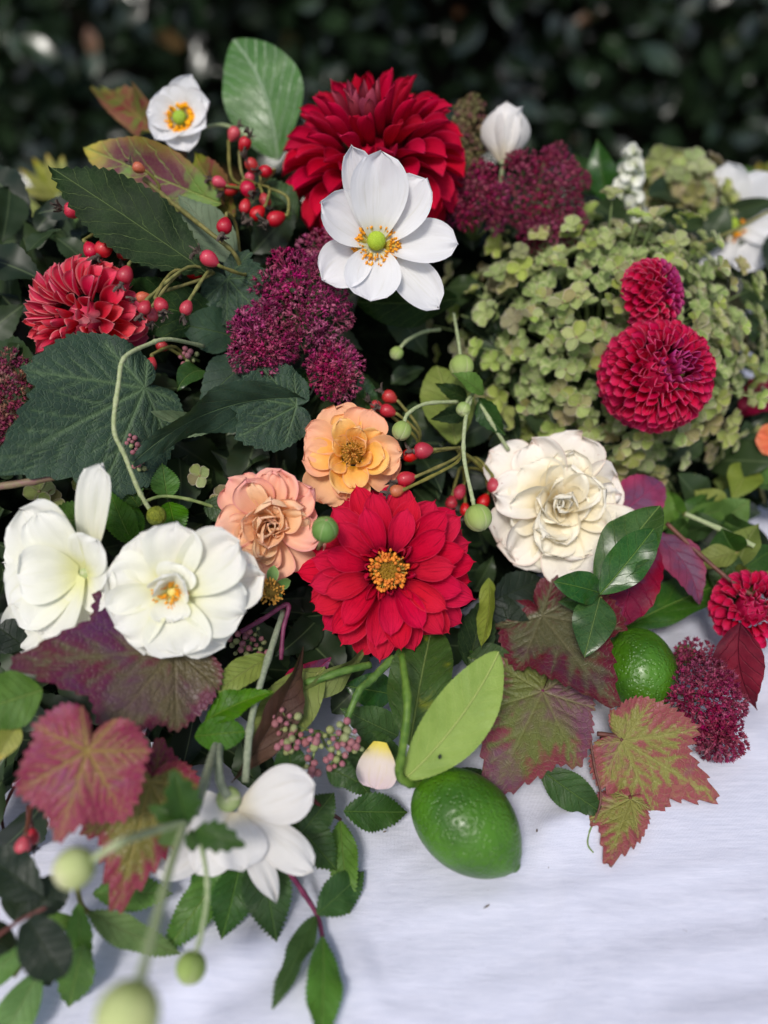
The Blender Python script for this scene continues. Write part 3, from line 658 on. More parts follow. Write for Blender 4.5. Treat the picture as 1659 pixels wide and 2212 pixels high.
def filler():
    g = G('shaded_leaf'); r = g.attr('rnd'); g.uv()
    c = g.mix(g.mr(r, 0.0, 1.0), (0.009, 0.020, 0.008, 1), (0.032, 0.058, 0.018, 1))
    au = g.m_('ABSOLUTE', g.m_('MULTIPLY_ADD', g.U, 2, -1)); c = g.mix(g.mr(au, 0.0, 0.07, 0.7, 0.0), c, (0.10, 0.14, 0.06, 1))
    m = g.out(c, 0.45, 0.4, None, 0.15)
    mb = MB(); rg = random.Random(23)
    sh = [leaf_shape(1, 0.27, 0.08, 0.25, ser=11, amp=0.07, nu=7, nv=34, seed=k) for k in range(3)] + [leaf_shape(1, 0.22, -0.05, 0.35, nu=7, nv=12, seed=7)]
    n = 0
    while n < 620:
        px = rg.uniform(-260, 1800); py = rg.uniform(420, 1960)
        lim = 1950 - max(0, px - 300) * 0.42 if px > 300 else 1950
        if py > lim: continue
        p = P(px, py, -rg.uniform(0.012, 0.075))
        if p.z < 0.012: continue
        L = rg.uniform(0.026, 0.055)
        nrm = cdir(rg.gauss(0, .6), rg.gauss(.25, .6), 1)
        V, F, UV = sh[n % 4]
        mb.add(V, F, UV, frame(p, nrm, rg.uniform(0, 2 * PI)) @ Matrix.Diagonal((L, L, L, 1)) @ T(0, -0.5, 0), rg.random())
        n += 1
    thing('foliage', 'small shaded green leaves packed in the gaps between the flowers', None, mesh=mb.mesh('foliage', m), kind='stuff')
filler()
# ------------------------------------------------------------------ builders of flowers, fruit and leaves
GOLD = PI * (3 - math.sqrt(5))
def Q(t):
    if len(t) == 4: return P(t[0], t[1], d=t[3]) if t[2] is None else Z(t[0], t[1], t[3])
    return P(*t)
def flower(name, label, cat, pos, face=(0, 0, 1), roll=0.0, group=None):
    p = Q(pos); return thing(name, label, cat, frame(p, cdir(*face), math.radians(roll)), group)
def globe_dahlia(root, R, N, mat, core, phi0=4, phi1=112, Lf=0.6, W0=0.07, W1=0.24, flat=0.8, a0=2.2, a1=1.2, core_n=0.12, e0=10, e_in=20, e_out=45, eb=0.55, seed=1, tipf=0.04, vm=0.6, jit=1.0, be=1.5, wp=0.6, Lc=0.7, rp=0.7):
    """petals set round a globe by the golden angle; each leans out more the farther it stands from the eye"""
    rg = random.Random(seed); cache = {}
    for i in range(N):
        t = (i + 0.5) / N
        c0, c1 = math.cos(math.radians(phi0)), math.cos(math.radians(phi1))
        ph = math.acos(c0 + (c1 - c0) * t)
        q = min(11, int(t * 12)); key = (q, i % 3); tt = (q + 0.5) / 12
        L = R * Lf * (Lc + (1 - Lc) * tt)
        if key not in cache:
            roll = a0 + (a1 - a0) * tt ** 0.7; k = key[1]
            cache[key] = petal_mesh(core if tt < core_n else mat, L, R * (W0 + (W1 - W0) * tt ** wp), e0, e_in + (-e_out - e_in) * min(1, tt * 1.6) ** rp + 4 * (k - 1), roll, roll * 0.85, be=be,
                                    vm=vm, base=0.45, eb=eb, tip=tipf, ruf=0.012 * (1 + k), rf=1.0, ph=k * 2.0, nu=11, nv=10, seed=k)
        rho = R * (flat + (1 - flat) * math.sin(min(ph, PI / 2)) ** 1.2) * (1 + 0.03 * jit * rg.uniform(-1, 1))
        Mx = Rz(i * GOLD + rg.gauss(0, 0.05 * jit)) @ Ry(-(PI / 2 - ph) + rg.gauss(0, 0.045 * jit)) @ T(rho - L * 0.92, 0, 0) @ Rx(rg.gauss(0, 0.12 * jit))
        part('petal', cache[key], root, Mx)
    V, F, UV = ball(R * (1 - Lf) * 0.7, 8, 14); part('flower_base', mk('flower_base', V, F, mat, UV), root)
def rose(root, R, N, inner, outer, split=0.7, open_=0.0, seed=1, ruf=0.03, e_in=86, e_out=28, r_in=0.04, r_out=0.30, L_in=0.55, L_out=0.95, W_in=0.24, W_out=0.5, reflex=35, incurve=12, be=1.8, zdrop=0.55, notch=0.03, powr=1.0, a_in=1.6, a_out=0.55, wild=1.0, frill=0.02):
    rg = random.Random(seed)
    for i in range(N):
        t = ((i + 0.5) / N) ** powr
        az = i * GOLD + rg.gauss(0, 0.22 * wild)
        e0 = e_in + (e_out - e_in) * t + rg.gauss(0, 6 * wild)
        e1 = e0 + incurve - (reflex + 14) * t + rg.gauss(0, 14 * wild)
        L = R * (L_in + (L_out - L_in) * t) * rg.uniform(0.92 - .06 * wild, 1.04 + .05 * wild); Wd = R * (W_in + (W_out - W_in) * t) * rg.uniform(0.85, 1.15)
        A = a_in + (a_out - a_in) * t
        me = petal_mesh(inner if t < split else outer, L, Wd, e0, e1, A, A * 0.75, vm=0.66, base=0.35, eb=0.42, ruf=ruf * (0.6 + 0.7 * t), rf=rg.uniform(0.8, 1.9), ph=rg.uniform(0, 6),
                        notch=notch * rg.uniform(-0.5, 1.5), be=be, nu=17, nv=14, rough=0.018 * wild, frill=frill, seed=seed * 100 + i)
        part('petal', me, root, T(0, 0, -zdrop * R) @ Rz(az) @ T(R * (r_in + (r_out - r_in) * t), 0, 0) @ Rx(rg.gauss(0, 0.16 * wild)))
def petals(root, mat, lst, R, **kw):           # lst: (angle, length, half width, e0, e1, z) in units of R
    for i, q in enumerate(lst):
        ang, L, Wd, e0, e1, z = q[:6]; k = dict(vm=0.62, base=0.22, eb=0.45, ruf=0.02, rf=1.2, ph=i * 1.7, notch=0.02, nu=17, nv=14, rough=0.014, frill=0.012, seed=i + 1, a0=0.7, a1=0.5); k.update(kw)
        if len(q) > 6: k.update(q[6])
        m = k.pop('mat', mat)
        part('petal', petal_mesh(m, L * R, Wd * R, e0, e1, **k), root, T(0, 0, z * R) @ Rz(math.radians(ang)) @ T(0.06 * R, 0, 0))
def stamens(root, r0, r1, n, lift, size, mat, fil, seed=1, name='stamens', spread=0.2):
    rg = random.Random(seed); mb = MB(); mf = MB()
    for i in range(n):
        a = rg.uniform(0, 2 * PI); f = rg.random(); r = r0 + (r1 - r0) * f
        z = lift * (0.8 + 0.5 * rg.random()) * (1 - 0.35 * f)
        p = Vector((r * math.cos(a), r * math.sin(a), z)); b = Vector((r0 * 0.5 * math.cos(a), r0 * 0.5 * math.sin(a), 0))
        V, F, UV = ball(size * rg.uniform(0.7, 1.15), 4, 6, rg.uniform(1.0, 1.9))
        mb.add(V, F, UV, Matrix.Translation(p) @ Rz(a) @ Ry(rg.gauss(0.8, 0.6)), rg.random())
        V, F, UV = tube([b, b.lerp(p, 0.5) + Vector((0, 0, lift * 0.1)), p], size * 0.28, size * 0.2, 4, 2); mf.add(V, F, UV)
    part(name, mb.mesh(name, mat), root, kind='stuff'); part('filaments', mf.mesh('filaments', fil), root, kind='stuff')
def lune(r, az, th0=0.02, th1=0.97, lift=0.06, nu=9, nv=12, sz=1.0):
    u = np.linspace(-1, 1, nu); v = np.linspace(th0, th1, nv); U, V = np.meshgrid(u, v)
    A = U * az * (1 - 0.15 * V); rr = r * (1 + lift * (1 - U ** 2) + lift * 0.4 * V)
    th = PI * V
    return np.stack([rr * np.sin(th) * np.cos(A), rr * np.sin(th) * np.sin(A), -rr * sz * np.cos(th)], -1).reshape(-1, 3), gridf(nu, nv), np.stack([U * .5 + .5, V], -1).reshape(-1, 2)
def bud(label, pos, rpx, stem_pts, axis, mat='bud', smat='stem_pale', srad=0.0016, n=4, sz=1.0, sr1=None, name='anemone_bud'):
    p = Q(pos); r = S(rpx, p); root = thing(name, label, 'flower bud', frame(p, cdir(*axis)), 'flower buds on bare stems')
    V, F, UV = ball(r * 0.97, 10, 18, sz); part('bud_core', mk('bud_core', V, F, M[mat], UV), root)
    V, F, UV = lune(r, 2.0 * PI / n * 0.62, sz=sz); me = mk('sepal', V, F, M[mat], UV)
    for k in range(n): part('sepal', me, root, Rz(2 * PI * k / n + 0.4) @ Matrix.Diagonal((1 + 0.012 * k, 1 + 0.012 * k, 1 + .01 * k, 1)))
    pts = [p - cdir(*axis) * r * 0.9 * sz] + [Q(s) for s in stem_pts]
    part('stem', tube_mesh('stem', pts, sr1 or srad, srad, M[smat], 10, 8), root, world=True)
    return root

# sedum: domes of tiny five-pointed stars
def star(L):
    V = []; F = []; UV = []
    for k in range(5):
        a = 2 * PI * k / 5; d = Vector((math.cos(a) * 0.75, math.sin(a) * 0.75, 0.66)); s = Vector((-math.sin(a), math.cos(a), 0)); o = len(V)
        for q in ((0, 0, 0), (0.42, 0.16, 0.0), (0.42, -0.16, 0), (0.40, 0, -0.12), (1, 0, 0)):
            p = d * q[0] + s * q[1] + Vector((0, 0, q[2])); V.append(tuple(p * L)); UV.append((0.5, q[0]))
        F += [(o, o + 1, o + 4, o + 2), (o, o + 3, o + 4, o + 1), (o, o + 2, o + 4, o + 3)]
    o = len(V); b, f, uv = ball(L * 0.3, 3, 5, 1.5); V += [(x, y, z + L * .25) for x, y, z in b]; F += [tuple(i + o for i in q) for q in f]; UV += [(0.5, 0.3)] * len(b)
    return V, F, UV
STAR = star(1.0)
def umbellets(mat, r, L, n, k=4, seed=1):
    out = []
    for q in range(k):
        rg = random.Random(seed + q); mb = MB()
        for i in range(n):
            ph = math.acos(1 - 0.8 * (i + 0.5) / n); a = i * GOLD + rg.gauss(0, .2)
            d = Vector((math.sin(ph) * math.cos(a), math.sin(ph) * math.sin(a), math.cos(ph)))
            p = d * r * rg.uniform(0.82, 1.08); s = L * rg.uniform(0.75, 1.2)
            mb.add(STAR[0], STAR[1], STAR[2], Matrix.Translation(p) @ d.to_track_quat('Z', 'Y').to_matrix().to_4x4() @ Rz(rg.uniform(0, 6)) @ Rx(rg.gauss(0, .25)) @ Matrix.Diagonal((s, s, s, 1)), rg.random())
        for i in range(0, n, 2):
            ph = math.acos(1 - 0.8 * (i + 0.5) / n); a = i * GOLD
            d = Vector((math.sin(ph) * math.cos(a), math.sin(ph) * math.sin(a), math.cos(ph)))
            V, F, UV = tube([(0, 0, -r * .7), d * r * 0.9], r * 0.05, r * 0.035, 4, 1); mb.add(V, F, [(0.5, 0.0)] * len(V), None, 0.9)
        out.append(mb.mesh('floret_cluster', mat, smooth=False))
    return out
UMB = {}
def sedum(label, pos, domes, face, mat='sedum', group='sedum heads', cr=0.0080, L=0.0031, stem=None, seed=1, nst=20):
    """domes: (px, py, off, rx, ry, depth, count) - each a rounded patch of floret clusters"""
    p = Q(pos); root = thing('sedum', label, 'sedum', frame(p, cdir(*face)), group)
    if mat not in UMB: UMB[mat] = umbellets(M[mat], cr, L, nst, 4, seed)
    rg = random.Random(seed)
    for (x, y, off, rx, ry, dz, n) in domes:
        cpos = P(x, y, off)
        for i in range(n):
            f = math.sqrt((i + 0.5) / n); a = i * GOLD + rg.gauss(0, .15)
            ox, oy = f * math.cos(a), f * math.sin(a)
            q = cpos + RT * S(rx * ox, cpos) + UP * S(ry * oy, cpos) - FW * (S(dz, cpos) * (math.sqrt(max(0, 1 - 0.96 * f * f)) - 0.5) + rg.gauss(0, 0.0015))
            nrm = cdir(ox * 0.95 + face[0] * .4, oy * 0.95 + face[1] * .4, 0.95)
            s = rg.uniform(0.82, 1.12)
            part('floret_cluster', UMB[mat][i % 4], root, frame(q, nrm, rg.uniform(0, 6)) @ Matrix.Diagonal((s, s, s, 1)), world=True)
        # branched stalks under the clusters
        mb = MB(); hub = cpos + FW * 0.045 - UP * 0.01
        for i in range(0, n, 2):
            f = math.sqrt((i + 0.5) / n); a = i * GOLD
            q = cpos + RT * S(rx * f * math.cos(a), cpos) + UP * S(ry * f * math.sin(a), cpos) + FW * 0.004
            V, F, UV = tube([hub, hub.lerp(q, 0.6) + FW * 0.004, q], 0.0011, 0.0007, 5, 3); mb.add(V, F, UV)
        part('stalks', mb.mesh('stalks', M['stem']), root, world=True)
    return root

# rose hips
def hip_mesh(mat, L=1.0):
    pr = [(0.02, -1.15), (0.10, -1.1), (0.30, -0.95), (0.62, -0.68), (0.90, -0.25), (1.0, 0.1), (0.96, 0.45), (0.78, 0.75), (0.5, 0.93), (0.3, 0.98), (0.22, 0.95)]
    V, F, UV = lathe(pr, 18); return mk('hip', V, F, mat, UV)
HIP = {}
def calyx_mesh(seed):
    rg = random.Random(seed); mb = MB()
    V, F, UV = lathe([(0.30, 0.86), (0.36, 1.0), (0.26, 1.12), (0.05, 1.06)], 9); mb.add(V, F, UV)
    for k in range(9):
        V, F, UV = petal(rg.uniform(0.8, 1.6), rg.uniform(0.2, 0.36), rg.uniform(20, 85), rg.uniform(-20, 130), 1.2, 1.8, eb=1.0, nu=4, nv=6, ruf=0.12, ph=k)
        mb.add(V, F, UV, T(0, 0, 1.0) @ Rz(k * 0.7 + rg.random()) @ T(0.12, 0, 0))
    return mb.mesh('calyx', M['calyx'])
CALYX = []
def hips(label, node, lst, smat='stem_olive', srad=0.0009, main=None):
    """lst: (px, py, radius px, direction of the dry end in the picture in degrees, off, [tilt towards viewer], [mat])"""
    if not HIP:
        for k in ('hip', 'hip_orange'): HIP[k] = hip_mesh(M[k])
        CALYX.extend(calyx_mesh(k) for k in range(3))
    nd = Q(node); root = thing('rose_hip_sprig', label, 'rose hips', Matrix.Translation(nd), 'sprigs of rose hips')
    for i, h in enumerate(lst):
        x, y, r, a, off = h[:5]; tilt = h[5] if len(h) > 5 else 0.15; mt = h[6] if len(h) > 6 else 'hip'
        p = P(x, y, off); R = S(r, p); ax = cdir(math.cos(math.radians(a)), math.sin(math.radians(a)), tilt)
        s = 0.92 + 0.16 * ((i * 0.37) % 1)
        hp = part('hip', HIP[mt], root, frame(p, ax, i * 1.1) @ Matrix.Diagonal((R * 0.94, R * 0.91, R * 1.14 * s, 1)), world=True)
        part('calyx', CALYX[i % 3], hp, Rz(i))
        b = p - ax * R * 1.1; mid = b.lerp(nd, 0.45) - ax * (nd - b).length * 0.28
        part('stem', tube_mesh('stem', [b, b - ax * R * 0.5, mid, nd], srad * 1.25, srad, M[smat], 6, 5), root, world=True)
    if main: part('stem', tube_mesh('stem', [Q(q) for q in main], srad * 1.5, srad * 1.7, M[smat], 7, 6), root, world=True)
    return root

# leaves
def leaf_axes(b, t, roll, mid=None):
    y = (t - b).normalized(); m = (b + t) / 2; n = (C - m); n = (n - y * n.dot(y)).normalized()
    n = Matrix.Rotation(math.radians(roll), 3, y) @ n
    return Matrix.Translation(b) @ Matrix((y.cross(n), y, n)).transposed().to_4x4()
def leaf(name, label, mat, bp, tp, w, roll=0, group=None, cat='leaf', par=None, stalk=None, smat='stem', srad=0.0009, **kw):
    b, t = Q(bp), Q(tp); L = (t - b).length; W = S(w, (b + t) / 2)
    V, F, UV = leaf_shape(L, W, **kw); Mx = leaf_axes(b, t, roll)
    if par is not None:
        o = part('leaflet', mk('leaflet', V, F, M[mat], UV), par, Mx, world=True)
    else:
        o = thing(name, label, cat, Mx, group); part('blade', mk('blade', V, F, M[mat], UV), o)
        if stalk: part('leaf_stalk', tube_mesh('leaf_stalk', [b] + [Q(q) for q in stalk], srad, srad * 1.3, M[smat], 7, 6), o, world=True)
    return o
VLOBE = [(0, 1.0, .6), (52, .78, 1.0), (-52, .78, 1.0), (112, .6, 1.0), (-112, .6, 1.0)]
def vine(label, mat, base, tip, roll=0, lobes=VLOBE, stalk=None, smat='stem_purple', wide=1.0, name='vine_leaf', group='autumn vine leaves', **kw):
    b, t = Q(base), Q(tip); L = (t - b).length
    V, F, UV, ve, ed, dv = vine_shape(lobes, **kw); V = V * np.array([L * wide, L, L])
    o = thing(name, label, 'leaf', leaf_axes(b, t, roll), group)
    part('blade', mk('blade', V, F, M[mat], UV, {'vein': ve, 'edge': ed, 'between': dv}), o)
    if stalk: part('leaf_stalk', tube_mesh('leaf_stalk', [b] + [Q(q) for q in stalk], 0.0011, 0.0014, M[smat], 7, 6), o, world=True)
    return o
def stem(name, label, pts, r0, r1, smat, cat='stem'):
    p = [Q(q) for q in pts]; return thing(name, label, cat, mesh=tube_mesh(name, p, r0, r1, M[smat], 9, 8))
def sprig(name, label, stem_pts, r0, r1, smat, lf, cat='leafy sprig', group='leafy sprigs'):
    """lf: leaves as (mat, base, tip, half width, roll, options)"""
    p = [Q(q) for q in stem_pts]; root = thing(name, label, cat, Matrix.Translation(p[0]), group)
    part('stem', tube_mesh('stem', p, r0, r1, M[smat], 8, 6), root, world=True)
    for q in lf:
        k = dict(ser=14, amp=0.09, nu=11); k.update(q[5] if len(q) > 5 else {})
        leaf('leaflet', '', q[0], q[1], q[2], q[3], q[4], par=root, **k)
    return root
# ------------------------------------------------------------------ flowers
# dark crimson dahlia at the back
f = flower('dahlia', 'dark crimson dahlia, the large globe at the top behind the white anemone', 'dahlia', (808, 356, 0.0), (-0.20, 0.62, 0.78), group='dahlias')
Rb = S(192, f.matrix_world.translation)
globe_dahlia(f, Rb, 136, M['crimson'], M['crimson_core'], phi0=3, phi1=128, Lf=0.60, W0=0.09, W1=0.25, flat=0.80, a0=2.2, a1=1.2, core_n=0.12, seed=3, e_in=22, e_out=44, rp=1.5, Lc=0.8, eb=0.46, tipf=0.03)
# coral-edged dahlia on the left
f = flower('dahlia', 'red dahlia with pale coral petal backs at the left edge, above the slate leaf', 'dahlia', (188, 690, 0.0), (-0.55, -0.35, 0.75), group='dahlias')
globe_dahlia(f, S(128, f.matrix_world.translation), 128, M['coral'], M['coral'], phi0=4, phi1=130, Lf=0.55, W0=0.09, W1=0.27, flat=0.88, a0=2.0, a1=1.3, core_n=0.1, seed=5, eb=0.6, e_in=20, e_out=26, rp=1.2, Lc=0.8)
# ball dahlias on the hydrangea
f = flower('dahlia', 'raspberry ball dahlia, the larger round one on the green hydrangea', 'dahlia', (1417, 812, 0.058), (0.22, 0.08, 0.95), group='dahlias')
globe_dahlia(f, S(119, f.matrix_world.translation), 250, M['rasp'], M['rasp_core'], phi0=2, phi1=125, Lf=0.40, W0=0.13, W1=0.235, flat=0.93, a0=2.3, a1=1.75, core_n=0.1, seed=7, eb=0.36, tipf=0.0, vm=0.62, e0=15, e_in=25, e_out=48, jit=0.9, be=1.3)
f = flower('dahlia', 'small raspberry ball dahlia turned sideways above the larger ball dahlia', 'dahlia', (1408, 637, 0.068), (0.86, 0.18, 0.35), group='dahlias')
globe_dahlia(f, S(76, f.matrix_world.translation), 170, M['rasp'], M['rasp_core'], phi0=2, phi1=140, Lf=0.42, W0=0.12, W1=0.27, flat=0.82, a0=2.3, a1=1.75, core_n=0.36, seed=9, eb=0.38, tipf=0.0, e0=15, e_in=25, e_out=45, be=1.3, jit=.6)
# blurred red ball dahlia on the right edge
f = flower('dahlia', 'out of focus red ball dahlia cut off by the right edge', 'dahlia', (1622, 1316, None, 0.505), (-0.1, 0.5, 0.8), group='dahlias')
globe_dahlia(f, S(84, f.matrix_world.translation), 110, M['rasp'], M['rasp'], Lf=0.42, W0=0.12, W1=0.28, flat=0.9, a0=2.2, a1=1.6, seed=13, e0=15, e_out=40)

# open red dahlia in the middle
f = flower('dahlia', 'open bright red dahlia with an orange centre in the middle of the bunch', 'dahlia', (838, 1232, 0.034), (0.0, 0.06, 1), group='dahlias')
Rm = S(206, f.matrix_world.translation); rg = random.Random(4)
for k, (n, rb, L, Wd, e0, e1, z, a0, a1, off) in enumerate([
        (11, 0.19, 0.50, 0.165, 34, 4, 0.05, 1.5, 0.8, 0.12), (12, 0.21, 0.62, 0.175, 20, -4, 0.0, 1.35, 0.7, 0.45), (14, 0.23, 0.69, 0.18, 8, -14, -0.07, 1.2, 0.65, 0.2),
        (15, 0.24, 0.72, 0.185, -4, -26, -0.15, 1.1, 0.6, 0.5), (15, 0.24, 0.74, 0.19, -14, -40, -0.24, 1.0, 0.5, 0.05)]):
    var = [petal_mesh(M['red'], L * Rm * s, Wd * Rm, e0 + q, e1 - q, a0, a1, vm=0.58, base=0.30, eb=0.62, tip=0.05, ruf=0.016, rf=1.0, ph=q, nu=11, nv=12, rough=0.01, seed=q + k) for q, s in ((0, 1.0), (3, 1.06), (-4, 0.95))]
    for i in range(n):
        a = 2 * PI * (i + off) / n + rg.gauss(0, 0.07)
        part('petal', var[i % 3], f, T(0, 0, z * Rm + 0.01 * Rm * (i % 2)) @ Rz(a) @ T(rb * Rm * (1 if k else 1.12), 0, 0) @ Rx(rg.gauss(0, 0.13)))
for i in range(13):                            # the small rolled petals round the eye
    me = petal_mesh(M['red'], Rm * rg.uniform(0.16, 0.26), Rm * 0.085, 62, rg.uniform(30, 110), 2.4, 2.0, eb=0.5, base=0.5, nu=9, nv=9, ruf=0.05, ph=i, seed=i)
    part('petal', me, f, T(0, 0, 0.03 * Rm) @ Rz(2 * PI * i / 13 + rg.gauss(0, 0.1)) @ T(Rm * 0.215, 0, 0) @ Rx(rg.gauss(0, 0.35)))
V, F, UV = lathe([(0.001, 0.14), (0.07, 0.145), (0.13, 0.12), (0.18, 0.06), (0.20, -0.05)], 20); part('disc', mk('disc', np.array(V) * Rm, [q[::-1] for q in F], M['brown_disc'], UV), f)
stamens(f, 0.10 * Rm, 0.215 * Rm, 130, 0.20 * Rm, 0.018 * Rm, M['anther_d'], M['filament'], 3, 'disc_florets')
mb = MB()                                      # olive florets still closed in the middle of the eye
for i in range(46):
    r = 0.125 * Rm * math.sqrt(i / 46); V, F, UV = ball(0.014 * Rm, 4, 6, 1.5); mb.add(V, F, UV, T(r * math.cos(i * GOLD), r * math.sin(i * GOLD), 0.145 * Rm - r * 0.1))
part('closed_florets', mb.mesh('closed_florets', M['brown_disc']), f, kind='stuff')

# white anemones
f = flower('anemone', 'wide open white anemone with a green eye in front of the crimson dahlia', 'anemone', (812, 530, 0.058), (0.06, 0.10, 1), group='white anemones')
Ra = S(140, f.matrix_world.translation)
petals(f, M['white'], [(109, 1.42, .31, 30, 42, -.04), (48, 1.18, .44, 30, 34, -.03), (88, 1.28, .48, 36, 40, .02), (154, 1.02, .44, 26, 36, .0), (-3, 1.20, .40, 16, 8, .0), (-45, 1.32, .37, 8, -6, -.05),
                       (-96, .88, .48, 20, -14, .03), (-142, .98, .44, 14, 4, -.05)], Ra, a0=0.9, a1=0.7)
V, F, UV = ball(0.145 * Ra, 10, 18); part('pistil', mk('pistil', V, F, M['eye_green'], UV), f, T(0, 0, 0.16 * Ra))
stamens(f, 0.22 * Ra, 0.38 * Ra, 190, 0.15 * Ra, 0.020 * Ra, M['anther'], M['filament'], 8)
f = flower('anemone', 'cupped white anemone with an orange ring at the upper left', 'anemone', (396, 268, 0.012), (-0.05, 0.05, 1), group='white anemones')
Ra = S(84, f.matrix_world.translation)
petals(f, M['white'], [(68, 1.15, .52, 40, 30, -.06, dict(eb=.7)), (120, .88, .56, 48, 24, 0), (175, .9, .5, 50, 18, .0), (230, .95, .5, 50, 10, .02), (285, 1.0, .55, 44, 0, .0), (330, 1.0, .56, 48, 22, .02), (15, 1.0, .55, 46, 24, 0)], Ra, a0=0.9, a1=0.8)
V, F, UV = ball(0.18 * Ra, 10, 16); part('pistil', mk('pistil', V, F, M['eye_green'], UV), f, T(0, 0, 0.30 * Ra))
stamens(f, 0.26 * Ra, 0.46 * Ra, 210, 0.30 * Ra, 0.046 * Ra, M['anther'], M['filament'], 9)
part('stem', tube_mesh('stem', [f.matrix_world.translation - Vector((0, 0, .006)), P(480, 270, -0.01), P(545, 300, -0.03)], 0.0014, 0.0014, M['stem_pale']), f, world=True)
f = flower('anemone', 'closed white anemone standing upright behind the right-hand sedum', 'anemone', (1088, 352, None, 0.575), (0.06, 1, -0.02), group='white anemones')
Ra = S(120, f.matrix_world.translation)
petals(f, M['shellwhite'], [(-95, 1.02, .58, 64, 100, 0), (-10, 1.04, .46, 66, 92, 0, dict(eb=.75)), (40, 1.1, .46, 70, 84, 0, dict(eb=.8)), (160, .96, .5, 66, 98, 0), (-140, .98, .46, 64, 98, -.02)], Ra, a0=1.3, a1=1.1, vm=0.55, base=0.3)
V, F, UV = ball(0.09 * Ra, 6, 10, 0.7); part('receptacle', mk('receptacle', V, F, M['stem_pale'], UV), f)
part('stem', tube_mesh('stem', [f.matrix_world.translation, f.matrix_world.translation - Vector((0.004, 0, .05))], 0.0015, 0.0015, M['stem_pale']), f, world=True)
f = flower('anemone', 'out of focus white anemone at the right edge beyond the hydrangea', 'anemone', (1580, 492, None, 0.66), (-0.45, 0.1, 0.85), group='white anemones')
Ra = S(120, f.matrix_world.translation)
petals(f, M['white'], [(88, 1.05, .36, 26, 30, 0), (45, 1.0, .36, 30, 24, -.03), (125, 0.95, .36, 34, 26, -.02), (-20, 1.1, .36, 14, 4, 0), (-65, 0.95, .36, 14, -4, 0), (-115, .9, .36, 20, 10, 0), (180, .85, .36, 26, 16, -.04)], Ra)
V, F, UV = ball(0.15 * Ra, 8, 14); part('pistil', mk('pistil', V, F, M['eye_green'], UV), f, T(0, 0, 0.15 * Ra))
stamens(f, 0.18 * Ra, 0.33 * Ra, 60, 0.16 * Ra, 0.03 * Ra, M['anther'], M['filament'], 10)
f = flower('anemone', 'drooping white anemone seen from behind, resting on the rose leaves over the cloth', 'anemone', (508, 1748, 0.045), (0.02, 0.25, 1), group='white anemones')
Ra = S(100, f.matrix_world.translation)
petals(f, M['shellwhite'], [(16, 1.75, .66, 14, -22, .02), (-38, 2.15, .46, -4, -22, -.04), (-66, 2.2, .30, -8, -30, -.03, dict(eb=.6)), (-80, 1.2, .62, 12, -20, .05), (-143, 2.4, .58, -10, -20, -.08), (-172, 1.0, .5, 4, -14, .03), (-120, 1.5, .55, 0, -20, -.02)], Ra,
       a0=-0.7, a1=-0.45, base=0.16, be=2.0)
V, F, UV = ball(0.27 * Ra, 8, 14, 0.85); part('receptacle', mk('receptacle', V, F, M['bud'], UV), f, T(-0.13 * Ra, 0.22 * Ra, 0.12 * Ra))
part('stem', tube_mesh('stem', [P(494, 1722, 0.052), P(476, 1690, 0.05), P(472, 1640, 0.045), P(478, 1590, 0.02)], 0.0022, 0.0020, M['stem_grey'], 10), f, world=True)

# roses
f = flower('rose', 'open peach orange rose with amber stamens above the red dahlia', 'rose', (760, 978, 0.034), (0.02, 0.04, 1), roll=20, group='roses')
Rr = S(118, f.matrix_world.translation)
rose(f, Rr, 21, M['peach'], M['peach_out'], split=0.62, wild=1.2, frill=0.03, seed=21, incurve=-14, be=2.4, e_in=72, e_out=14, r_in=0.20, r_out=0.26, L_in=0.40, L_out=0.86, W_in=0.20, W_out=0.47, reflex=26, zdrop=0.28, ruf=0.035, a_in=1.1, a_out=0.6)
stamens(f, 0.05 * Rr, 0.26 * Rr, 90, 0.16 * Rr, 0.016 * Rr, M['rosefil'], M['rosefil'], 5)
V, F, UV = ball(0.2 * Rr, 6, 12, 0.5); part('flower_base', mk('flower_base', V, F, M['brown_disc'], UV), f, T(0, 0, -0.22 * Rr))
f = flower('rose', 'ruffled pink apricot rose between the ivory rose and the red dahlia', 'rose', (582, 1140, 0.030), (0.10, -0.25, 1), roll=-30, group='roses')
Rr = S(122, f.matrix_world.translation)
rose(f, Rr, 36, M['pinkpeach'], M['pink_out'], split=0.66, wild=1.5, frill=0.04, seed=34, incurve=-10, be=2.4, e_in=82, e_out=12, r_in=0.03, r_out=0.27, L_in=0.34, L_out=0.88, W_in=0.22, W_out=0.44, reflex=22, zdrop=0.22, ruf=0.06, powr=0.9, a_in=1.7, a_out=0.6)
f = flower('rose', 'full cream rose with weathered edges to the right of the red dahlia', 'rose', (1218, 1092, 0.036), (0.04, -0.02, 1), roll=40, group='roses')
Rr = S(158, f.matrix_world.translation)
rose(f, Rr, 33, M['cream'], M['cream_out'], split=0.66, wild=1.4, frill=0.035, seed=57, incurve=-14, be=2.6, e_in=70, e_out=10, r_in=0.03, r_out=0.30, L_in=0.42, L_out=0.86, W_in=0.30, W_out=0.50, reflex=34, zdrop=0.36, ruf=0.07, powr=0.9, a_in=1.6, a_out=0.45)
rose(f, Rr * 0.34, 7, M['cream'], M['cream'], seed=58, wild=1.0, frill=0.03, incurve=0, be=2.0, e_in=98, e_out=76, r_in=0.0, r_out=0.16, L_in=0.9, L_out=1.0, W_in=0.42, W_out=0.62, reflex=20, zdrop=0.65, a_in=2.2, a_out=1.2)
